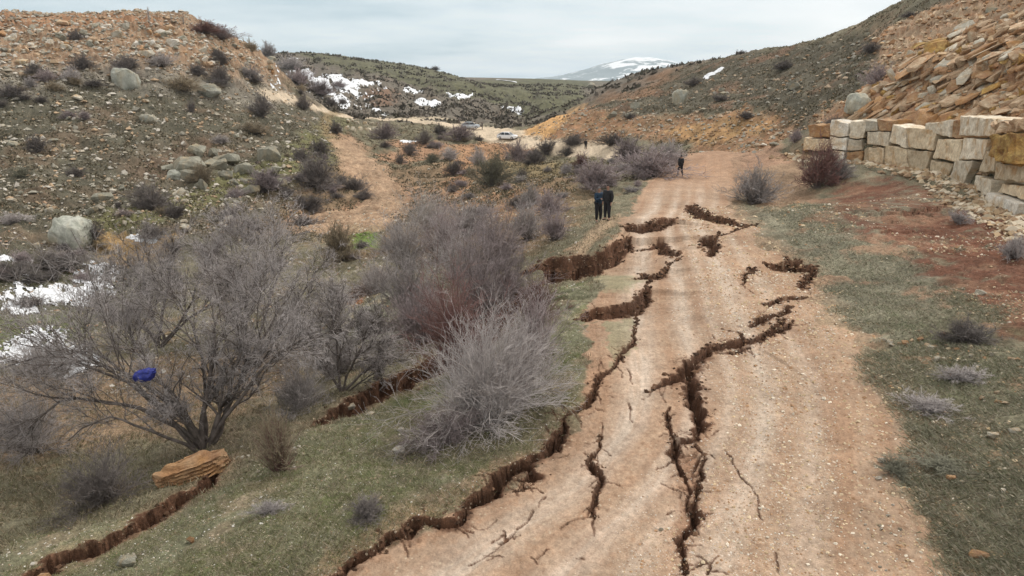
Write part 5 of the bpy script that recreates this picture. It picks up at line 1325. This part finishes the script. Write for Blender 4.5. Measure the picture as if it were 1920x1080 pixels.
blades(170000, picker(-48, 8, 9, 62, offroad*(1-BANK)*nb*(1-.9*TANM)), (.05, .19), .012, (.2, 1.2), [(.22,.20,.13),(.31,.27,.19),(.17,.165,.09),(.36,.30,.21),(.20,.16,.105)], 'grass', 'dry tussock grass on the gully slopes', 63)
blades(21000, picker(-130, 100, 58, 170, (1-sstep(14, 22, X)*sstep(80, 66, Y))*offroad*(1-track)*(1-.93*TANM)*np.clip(n2*3+.35, .02, 1)*(1-OUTC)*(1-ROCKL)*(1-.7*CUT)), (.10, .32), .035, (.3, 1.35), [(.15,.13,.085),(.20,.17,.12),(.13,.12,.075),(.23,.19,.135),(.12,.105,.07)], 'undergrowth', 'low dry scrub covering the hillsides', 64, clump=8, r_clump=.35)
blades(1500, picker(3, 32, 7.5, 42, np.clip(RB*1.2, 0, 1)*(1-.7*REDM)*offroad*np.clip(n1*3+.3, .02, 1)), (.10, .22), .010, (.8, 1.5), [(.24,.24,.17),(.32,.30,.22),(.19,.19,.12),(.38,.34,.26)], 'grass', 'longer matted grass tussocks on the verge', 66, clump=26, r_clump=.13)
blades(900, picker(-17, 4, 7, 26, BANK*offroad*np.clip(n1*3+.3, .02, 1)), (.06, .16), .009, (.5, 1.4), [(.24,.235,.14),(.34,.30,.21),(.20,.20,.10),(.40,.34,.25)], 'grass', 'longer grass tussocks on the mossy bank', 67, clump=24, r_clump=.10)
def gravel(n, sel, size, pal, label, seed, name='gravel', matn='gravel_stone'):
    r = np.random.RandomState(seed); p = sel(r, n); z = grid_at(Z, p[:, 0], p[:, 1]); n = len(p)
    T_ = np.array([(1,0,0),(0,1,0),(-1,0,0),(0,-1,0),(0,0,.7),(.6,.6,.45),(-.6,.5,.5),(0,0,-.6)], float)
    ft = np.array([(0,5,4),(5,1,4),(1,6,4),(6,2,4),(2,3,4),(3,0,4),(0,1,5),(1,2,6),(0,3,7),(3,2,7),(2,1,7),(1,0,7)])
    s = r.uniform(*size, n)*r.choice([.6, 1, 1, 1.6], n)*np.clip(np.hypot(p[:, 0], p[:, 1])/14, .7, 8)**.8; a = r.uniform(0, 6.28, n); q = r.uniform(.5, 1.1, (n, 3))*s[:, None]
    jit = 1+r.uniform(-.25, .25, (n, 8, 1))
    L_ = T_[None]*q[:, None]*jit; x_ = L_[..., 0]*np.cos(a)[:, None]-L_[..., 1]*np.sin(a)[:, None]; y_ = L_[..., 0]*np.sin(a)[:, None]+L_[..., 1]*np.cos(a)[:, None]
    V = np.stack([x_+p[:, 0:1], y_+p[:, 1:2], L_[..., 2]+z[:, None]+.05*s[:, None]], -1).reshape(-1, 3)
    F_ = (np.arange(n)[:, None, None]*8+ft[None]).reshape(-1, 3); pal = np.array(pal); cc = pal[r.randint(0, len(pal), n)]*r.uniform(.75, 1.2, n)[:, None]
    o = link(name, mesh_np(name, V, F_, bpy.data.materials['blade_matter'], np.repeat(cc, 8, 0), smooth=False)); return tag(o, label, name, kind='stuff')
blades(5500, picker(-330, 260, 165, 480, np.clip(n1*2+.5, .05, 1)*MID), (.4, 1.3), .16, (.2, 1.2), [(.10,.09,.075),(.13,.115,.095),(.085,.08,.06),(.15,.13,.11)], 'undergrowth', 'grey brown scrub on the far hills', 65, clump=8, r_clump=1.1)
gravel(14000, picker(-1, 11, 7.5, 26, road*np.clip(n2+.55, .1, 1)*sstep(.35, .95, lat+.25)), (.006, .018), [(.55,.42,.30),(.62,.52,.42),(.40,.26,.17),(.70,.64,.56)], 'fine chips of stone on the dirt road', 71)
gravel(2600, picker(15, 45, 26, 62, WD), (.02, .09), [(.50,.42,.30),(.60,.52,.40),(.36,.25,.16),(.44,.32,.20)], 'broken stone and earth along the foot of the block wall', 79, name='rubble')
gravel(9500, picker(4, 32, 8, 42, np.clip(RB*np.clip(n1*2+.3, .05, 1)+_spill*.8, 0, 1)), (.010, .034), [(.55,.42,.26),(.62,.50,.34),(.42,.26,.15),(.70,.62,.50)], 'yellow stone chips on the verge', 72)
gravel(4500, picker(-15, 3, 7, 20, BANK*offroad), (.008, .022), [(.55,.50,.42),(.42,.36,.28),(.62,.60,.55),(.34,.24,.16)], 'stone chips on the mossy bank', 73)
gravel(9000, picker(-60, 6, 22, 75, offroad*np.clip(n2+.4, .05, 1)), (.012, .045), [(.42,.38,.31),(.52,.44,.34),(.36,.24,.16),(.60,.56,.50)], 'small stones on the gully slopes', 74)
gravel(9500, picker(-120, 10, 60, 150, np.clip(LH*.28+ROCKL*1.2, 0, 1)), (.015, .075), [(.30,.28,.23),(.38,.34,.27),(.40,.29,.19),(.50,.46,.40)], 'rubble strewn over the left-hand hill', 75, name='rubble')
gravel(3500, picker(-10, 95, 60, 150, np.clip(RH*.3+CUT*.8, 0, 1)), (.02, .07), [(.34,.32,.27),(.46,.36,.26),(.30,.20,.12)], 'rubble on the right-hand hill and road cut', 76, name='rubble')
gravel(3000, picker(20, 100, 36, 110, OUTC), (.03, .09), [(.50,.36,.22),(.58,.46,.32),(.38,.22,.12),(.30,.18,.10)], 'broken stone filling the outcrop above the wall', 77, name='rubble')
def in_cracks(r, n):
    k = r.randint(0, len(clodspots), n); c_ = np.array(clodspots)[k]; return c_[:, :2]+r.normal(0, 1, (n, 2))*c_[:, 2:3]*.48
gravel(6500, in_cracks, (.016, .055), [(.08,.047,.03),(.12,.07,.043),(.18,.105,.065),(.06,.036,.024)], 'broken clods of moist soil lying in the cracks', 78, name='dirt')
# ------------------------------------------------------------------ people
def cloth(name, c, c2=None, rough=.85):
    m, t, b = material(name); co = coords(t)
    t.links.new(mmix(t, mrange(t, mnoise(t, 9, 4, .6, co), .35, .65, 0, 1), c, c2 or tuple(x*.7 for x in c)), b.inputs['Base Color']); b.inputs['Roughness'].default_value = rough
    bump(t, b, mnoise(t, 12, 4, .6, co), .4, .02); return m
MSKIN = cloth('skin', (.36,.21,.15), (.31,.17,.12), .6); MHAIR = cloth('dark_hair', (.02,.015,.012)); MGREYHAIR = cloth('greying_hair', (.16,.15,.14))
MNAVY = cloth('navy_jacket', (.014,.040,.075)); MBLK = cloth('black_jacket', (.020,.020,.023), (.010,.010,.012)); MTRO = cloth('dark_trousers', (.012,.012,.016)); MSHO = cloth('pale_shoes', (.30,.27,.24)); MSHD = cloth('dark_shoes', (.02,.018,.018)); MDEV = cloth('white_plastic', (.7,.7,.7), (.6,.6,.6), .4)
def skin_obj(name, nodes, edges, mat, parent, sub=2, root=0):
    me = bpy.data.meshes.new(name); me.from_pydata([n[:3] for n in nodes], edges, []); me.materials.append(mat)
    o = link(name, me, parent); s = o.modifiers.new('skin', 'SKIN'); s.use_smooth_shade = True
    sv = me.skin_vertices[0].data
    for i, n in enumerate(nodes):
        r = n[3]; sv[i].radius = (r, r) if not isinstance(r, tuple) else r; sv[i].use_root = (i == root); sv[i].use_loose = False
    m_ = o.modifiers.new('sub', 'SUBSURF'); m_.levels = m_.render_levels = sub
    return o
def person(p, face, jacket, trousers, shoes, label, pose='stand', hair=MHAIR, H=1.76, group=None, held=None, parts_small=False):
    o = bpy.data.objects.new('person', None); C.objects.link(o); o.location = tuple(p); o.rotation_euler = (0, 0, face); o.scale = (H/1.76,)*3
    # local frame: faces -Y, x to the figure's left
    st = {'stand': (.10, .0, .0), 'walk': (.09, .26, .22), 'phone': (.11, .05, -.03)}[pose]
    lx, fy, by = st
    hipL, hipR = (lx, 0, .93), (-lx, 0, .93)
    kneeL, kneeR = (lx+.01, -.03-fy*.55, .50), (-lx-.01, -.02+by*.25, .50)
    ankL, ankR = (lx+.02, -fy*.8, .09), (-lx-.02, by, .09 if pose != 'walk' else .12)
    toeL, toeR = (lx+.05, -fy*.8-.15, .035), (-lx-.05, by-.15, .035)
    chest, neck, head = (0, .0, 1.30), (0, -.005, 1.50), (0, -.02, 1.635)
    shL, shR = (.185, 0, 1.43), (-.185, 0, 1.43)
    if pose == 'phone': elL, elR, wrL, wrR = (.25, -.04, 1.15), (-.25, -.04, 1.15), (.10, -.26, 1.20), (-.09, -.27, 1.22)
    elif pose == 'walk': elL, elR, wrL, wrR = (.25, .10, 1.16), (-.25, -.02, 1.14), (.25, .05, .92), (-.24, -.16, .96)
    else: elL, elR, wrL, wrR = (.25, .03, 1.15), (-.25, .03, 1.15), (.24, -.05, .90), (-.24, -.05, .90)
    n = [(0,0,.95,.12), (0,0,1.10,.115), (*chest,.13), (*neck,.058), (*hipL,.095), (*kneeL,.062), (*ankL,.042), (*hipR,.095), (*kneeR,.062), (*ankR,.042),
         (*shL,.062), (*elL,.043), (*wrL,.029), (*shR,.062), (*elR,.043), (*wrR,.029), (*toeL,.035), (*toeR,.035), (0,-.01,1.56,.062), (0,-.02,1.64,(.080,.095)), (0,-.015,1.715,(.066,.080))]
    e_ = [(0,1),(1,2),(2,3),(0,4),(4,5),(5,6),(0,7),(7,8),(8,9),(2,10),(10,11),(11,12),(2,13),(13,14),(14,15),(6,16),(9,17),(3,18),(18,19),(19,20)]
    # hands: palm, four fingers of different lengths and a thumb from the palm's side
    for wi, wr, el, sgn in ((12, wrL, elL, 1), (15, wrR, elR, -1)):
        d = Vector(wr)-Vector(el); d.normalize(); sd_ = d.cross(Vector((0, 0, 1) if abs(d.z) < .8 else (0, 1, 0))).normalized()*sgn; cu = d.cross(sd_)*sgn
        pal = Vector(wr)+d*.055; n.append((*pal, .024)); pi = len(n)-1; e_.append((wi, pi))
        kn = pal+d*.03
        for q, (off, ln) in enumerate(((-.026, .062), (-.009, .072), (.009, .067), (.025, .052))):
            b0 = kn+sd_*off; m1 = b0+d*ln*.5-cu*.006; m2 = b0+d*ln*.85-cu*.022
            i0 = len(n); n += [(*b0, .009), (*m1, .0085), (*m2, .0075)]; e_ += [(pi, i0), (i0, i0+1), (i0+1, i0+2)]
        b0 = pal-d*.02-sd_*.028; m1 = b0+d*.03-sd_*.018; i0 = len(n); n += [(*b0, .010), (*m1, .009)]; e_ += [(pi, i0), (i0, i0+1)]
    b = skin_obj('body', n, e_, MSKIN, o, 2)
    # jacket: torso and sleeves; trousers; shoes; hair; face features
    jn = [(0,0,.86,(.19,.155)), (0,0,1.05,(.185,.155)), (0,0,1.22,(.20,.165)), (0,0,1.36,(.19,.15)), (0,0,1.46,(.085,.08)), (0,0,1.50,(.07,.068)), (*shL,.105), (*elL,.078), (wrL[0]*.98+elL[0]*.02,wrL[1],wrL[2]+.01,.045), (*shR,.105), (*elR,.078), (wrR[0]*.98+elR[0]*.02,wrR[1],wrR[2]+.01,.045)]
    je = [(0,1),(1,2),(2,3),(3,4),(4,5),(3,6),(6,7),(7,8),(3,9),(9,10),(10,11)]
    skin_obj('jacket', jn, je, jacket, o, 2, 2)
    tn = [(0,0,.96,.135), (*hipL,.125), (*kneeL,.098), (ankL[0],ankL[1]+.005,ankL[2]+.01,.060), (*hipR,.125), (*kneeR,.098), (ankR[0],ankR[1]+.005,ankR[2]+.01,.060)]
    skin_obj('trousers', tn, [(0,1),(1,2),(2,3),(0,4),(4,5),(5,6)], trousers, o, 2)
    for an, to in ((ankL, toeL), (ankR, toeR)):
        skin_obj('shoe', [(an[0],an[1]+.035,an[2]-.045,.043), (an[0],an[1]-.03,an[2]-.045,.044), (to[0],to[1]-.02,an[2]-.055,.037)], [(0,1),(1,2)], shoes, o, 2)
    bmh = bmesh.new(); bmesh.ops.create_icosphere(bmh, subdivisions=3, radius=1)
    for v in bmh.verts: v.co = Vector((v.co.x*.086, v.co.y*.102+.008, v.co.z*.108))+Vector((0, -.01, 1.665))
    bmesh.ops.delete(bmh, geom=[v for v in bmh.verts if (v.co.y < -.045 and v.co.z < 1.70) or v.co.z < 1.60], context='VERTS')
    link('hair', bm_mesh('hair', bmh, hair, True), o)
    bmf = bmesh.new()
    for sx in (-1, 1):
        bmesh.ops.create_uvsphere(bmf, u_segments=8, v_segments=6, radius=.012, matrix=Matrix.Translation((sx*.032, -.103, 1.645)))
    link('eyes', bm_mesh('eyes', bmf, MHAIR, True), o)
    bmf = bmesh.new(); bmesh.ops.create_cone(bmf, segments=8, radius1=.017, radius2=.006, depth=.045, matrix=Matrix.Translation((0, -.118, 1.622)) @ Matrix.Rotation(R(18), 4, 'X')); link('nose', bm_mesh('nose', bmf, MSKIN, True), o)
    bmf = bmesh.new()
    for sx in (-1, 1): bmesh.ops.create_icosphere(bmf, subdivisions=2, radius=.022, matrix=Matrix.Translation((sx*.088, -.012, 1.632)) @ Matrix.Diagonal((.45, .8, 1.3, 1)))
    link('ears', bm_mesh('ears', bmf, MSKIN, True), o)
    tag(o, label, 'person', group)
    return o
pA = spot(1121, 416); pB = spot(1138, 413)
person(pA, R(35), MNAVY, MTRO, MSHO, 'person in a navy jacket and pale shoes holding a small white device', 'phone', MGREYHAIR, 1.86)
person(pB, R(-40), MBLK, MTRO, MSHD, 'person in black looking down beside the one in navy', 'stand', MHAIR, 1.84)
person(spot(1275, 331), R(200), MBLK, MTRO, MSHD, 'person all in black walking alone at the far end of the road', 'walk', MHAIR, 1.78)
person(spot(1098, 280), R(170), MBLK, MTRO, MSHD, 'small dark figure of a person standing on the far track', 'stand', MHAIR, 1.75)
person(spot(904, 243), R(100), MBLK, MTRO, MSHD, 'tiny dark figure of a person standing at the end of the half hidden car', 'stand', MHAIR, 1.75)
# the small white device in the hands of the person in navy
bmd = bmesh.new(); bmesh.ops.create_cube(bmd, size=1, matrix=Matrix.Diagonal((.17, .09, .035, 1))); bmesh.ops.bevel(bmd, geom=list(bmd.edges), offset=.012, segments=2, affect='EDGES')
for sx in (-1, 1): bmesh.ops.create_cone(bmd, segments=10, radius1=.012, radius2=.010, depth=.03, cap_ends=True, matrix=Matrix.Translation((sx*.05, 0, .03)))
dv = link('remote_control', bm_mesh('remote_control', bmd, MDEV)); dv.rotation_euler = (R(-25), 0, R(35)); off = Matrix.Rotation(R(35), 3, 'Z') @ Vector((0, -.34, 1.25)); dv.location = tuple(Vector(pA)+off)
tag(dv, 'small white remote control held by the person in navy', 'remote control')

# ------------------------------------------------------------------ cars
MPW, t, b = material('white_car_paint'); b.inputs['Base Color'].default_value = (.78,.80,.82,1); b.inputs['Roughness'].default_value = .25
MPS, t, b = material('silver_car_paint'); b.inputs['Base Color'].default_value = (.52,.56,.60,1); b.inputs['Roughness'].default_value = .25; b.inputs['Metallic'].default_value = .3
MGL, t, b = material('car_glass'); b.inputs['Base Color'].default_value = (.03,.04,.05,1); b.inputs['Roughness'].default_value = .08
MTY = cloth('tyre_rubber', (.02,.02,.02)); MRM, t, b = material('wheel_rim'); b.inputs['Base Color'].default_value = (.5,.5,.52,1); b.inputs['Metallic'].default_value = .7; b.inputs['Roughness'].default_value = .35
MTR, t, b = material('dark_trim'); b.inputs['Base Color'].default_value = (.03,.03,.032,1); MHL, t, b = material('lamp_glass'); b.inputs['Base Color'].default_value = (.75,.78,.8,1); b.inputs['Roughness'].default_value = .1
MTL, t, b = material('tail_lamp'); b.inputs['Base Color'].default_value = (.35,.02,.02,1)
def loft(rings, cap=True):
    bm = bmesh.new(); rv = [[bm.verts.new(p) for p in r_] for r_ in rings]
    for a, b_ in zip(rv, rv[1:]):
        for i in range(len(a)): bm.faces.new((a[i], a[(i+1) % len(a)], b_[(i+1) % len(a)], b_[i]))
    if cap: bm.faces.new(rv[0][::-1]); bm.faces.new(rv[-1])
    bmesh.ops.recalc_face_normals(bm, faces=bm.faces); return bm
def car(p, rz, paint_, label):
    o = bpy.data.objects.new('parked_car', None); C.objects.link(o); o.location = tuple(p); o.rotation_euler = (0, 0, rz)
    def ring(x, z0, z1, hw, sh):  # lower body section
        return [(x,-hw*.93,z0),(x,-hw,z0+.12),(x,-hw,(z0+z1)/2),(x,-hw*sh,z1),(x,0,z1+.03),(x,hw*sh,z1),(x,hw,(z0+z1)/2),(x,hw,z0+.12),(x,hw*.93,z0)]
    secs = [(-2.15,.42,.70,.72,.9),(-2.08,.26,.80,.84,.92),(-1.7,.20,.90,.88,.92),(-.9,.18,.93,.89,.93),(.9,.18,.93,.89,.93),(1.6,.20,.96,.88,.92),(1.98,.26,.95,.84,.9),(2.08,.42,.90,.76,.9)]
    bm = loft([ring(*s) for s in secs]); bmesh.ops.bevel(bm, geom=list(bm.edges), offset=.02, segments=1, affect='EDGES')
    body = link('body', bm_mesh('body', bm, paint_, False), o)
    def cab(s, xo): return [[(x, -w_*s, z), (x, w_*s, z)] for x, w_, z in xo]
    # cabin: glass shell, painted roof and pillars over it
    gl = [(-1.15,.80,.94),(-.45,.66,1.42),(1.05,.66,1.44),(1.85,.76,.96)]
    bm = bmesh.new(); L_ = [bm.verts.new((x, -w_, z)) for x, w_, z in gl]; R_ = [bm.verts.new((x, w_, z)) for x, w_, z in gl]
    bm.faces.new(L_); bm.faces.new(R_[::-1])
    for i in range(4): bm.faces.new((L_[i], R_[i], R_[(i+1) % 4], L_[(i+1) % 4]))
    bmesh.ops.recalc_face_normals(bm, faces=bm.faces); link('window', bm_mesh('window', bm, MGL), o)
    bm = loft([[(x,-w_,z),(x,0,z+.03),(x,w_,z),(x,w_*.98,z-.05),(x,-w_*.98,z-.05)] for x, w_, z in [(-.50,.63,1.425),(-.2,.68,1.465),(.6,.68,1.475),(1.10,.64,1.445)]])
    link('roof', bm_mesh('roof', bm, paint_), o)
    bm = bmesh.new()
    for sy_ in (-1, 1):
        for (x0, y0, z0, x1, y1, z1, w_) in ((-1.18,.80,.93,-.46,.665,1.43,.05),(.30,.83,.93,.30,.69,1.45,.07),(1.88,.77,.95,1.08,.665,1.45,.10),(1.25,.81,.94,.95,.68,1.45,.05)):
            A_, B_ = Vector((x0, sy_*y0, z0)), Vector((x1, sy_*y1, z1)); d = B_-A_
            bmesh.ops.create_cube(bm, size=1, matrix=Matrix.Translation((A_+B_)/2) @ d.to_track_quat('Z', 'Y').to_matrix().to_4x4() @ Matrix.Diagonal((w_, w_, d.length, 1)))
    link('pillar', bm_mesh('pillar', bm, paint_), o)['kind'] = 'thing'
    for sx in (-1.32, 1.32):
        for sy_ in (-1, 1):
            bm = bmesh.new(); bmesh.ops.create_cone(bm, cap_ends=True, segments=28, radius1=.32, radius2=.32, depth=.2, matrix=Matrix.Translation((sx, sy_*.80, .32)) @ Matrix.Rotation(R(90), 4, 'X'))
            bmesh.ops.bevel(bm, geom=[e_ for e_ in bm.edges if len(e_.link_faces) == 2 and abs(e_.calc_face_angle(0)) > 1], offset=.03, segments=2, affect='EDGES')
            w_ = link('wheel', bm_mesh('wheel', bm, MTY), o)
            bm = bmesh.new(); bmesh.ops.create_cone(bm, cap_ends=True, segments=20, radius1=.20, radius2=.17, depth=.03, matrix=Matrix.Translation((sx, sy_*.905, .32)) @ Matrix.Rotation(R(90), 4, 'X')); link('rim', bm_mesh('rim', bm, MRM), w_)
    for sy_ in (-1, 1):
        for nm, x, mt, z in (('headlight', -2.09, MHL, .68), ('tail_light', 2.03, MTL, .82)):
            bm = bmesh.new(); bmesh.ops.create_cube(bm, size=1, matrix=Matrix.Translation((x, sy_*.62, z)) @ Matrix.Diagonal((.12, .30, .14, 1))); bmesh.ops.bevel(bm, geom=list(bm.edges), offset=.03, segments=2, affect='EDGES'); link(nm, bm_mesh(nm, bm, mt), o)
        bm = bmesh.new(); bmesh.ops.create_cube(bm, size=1, matrix=Matrix.Translation((-.80, sy_*.93, .98)) @ Matrix.Diagonal((.12, .16, .12, 1))); bmesh.ops.bevel(bm, geom=list(bm.edges), offset=.02, segments=1, affect='EDGES'); link('mirror', bm_mesh('mirror', bm, paint_), o)
    for x in (-2.14, 2.07):
        bm = bmesh.new(); bmesh.ops.create_cube(bm, size=1, matrix=Matrix.Translation((x, 0, .36)) @ Matrix.Diagonal((.08, 1.4, .16, 1))); bmesh.ops.bevel(bm, geom=list(bm.edges), offset=.02, segments=1, affect='EDGES'); link('bumper', bm_mesh('bumper', bm, MTR), o)
    tag(o, label, 'car'); return o
p = spot(951, 261); car(p, R(160), MPW, 'white hatchback parked alone at the bend of the far track')
p = spot(882, 241); car(p, R(185), MPS, 'silver car on the far track, half hidden behind a purple bush')

# ------------------------------------------------------------------ blue cloth caught on a limb of the tree
mb = cloth('blue_nylon', (.018,.03,.25), (.008,.012,.12), .6)
d = ray(272, 703); q = TP0+TP1[0][-1]; t_ = (q[1]-.55)/d[1]; bc = d*t_; s = depth_m(bc)/F
bm = bmesh.new(); bmesh.ops.create_icosphere(bm, subdivisions=5, radius=1)
from mathutils import noise as mn
for v in bm.verts:
    c = v.co.copy(); f = 1+.22*mn.noise(c*1.4)+.09*mn.noise(c*4.2+Vector((3, 0, 0)))+.05*(1-abs(mn.noise(c*8)))
    lobe = 1+.25*max(0, c.x)*max(0, c.z+.3)
    v.co = Vector((c.x*.36*f*lobe, c.y*.22*f, c.z*.20*f*lobe+.10*c.x*.9+(.05*math.sin(c.x*9)*abs(c.x))))
bg_ = link('blue_bag', bm_mesh('blue_bag', bm, mb, True)); bg_.location = tuple(bc); k_ = 46*s/.80; bg_.scale = (k_, k_, k_)
tag(bg_, 'crumpled bright blue cloth bag caught on a limb of the largest tree', 'bag')

# ------------------------------------------------------------------ the air: closed box of thin haze round everything built
hb = bmesh.new(); bmesh.ops.create_cube(hb, size=1)
zlo, zhi = float(Z.min())-35, 175.0
for v in hb.verts: v.co = Vector((v.co.x*19000, v.co.y*19000, zlo if v.co.z < 0 else zhi))
mh = bpy.data.materials.new('haze'); mh.use_nodes = True; t = mh.node_tree; t.nodes.clear()
o_ = t.nodes.new('ShaderNodeOutputMaterial'); pv = t.nodes.new('ShaderNodeVolumePrincipled'); pv.inputs['Color'].default_value = (.80, .90, 1.0, 1); pv.inputs['Density'].default_value = 0.9e-4
t.links.new(pv.outputs[0], o_.inputs['Volume'])
hz_ = link('haze', bm_mesh('haze', hb, mh)); tag(hz_, 'thin pale haze in the air over the valley', 'haze', kind='stuff')
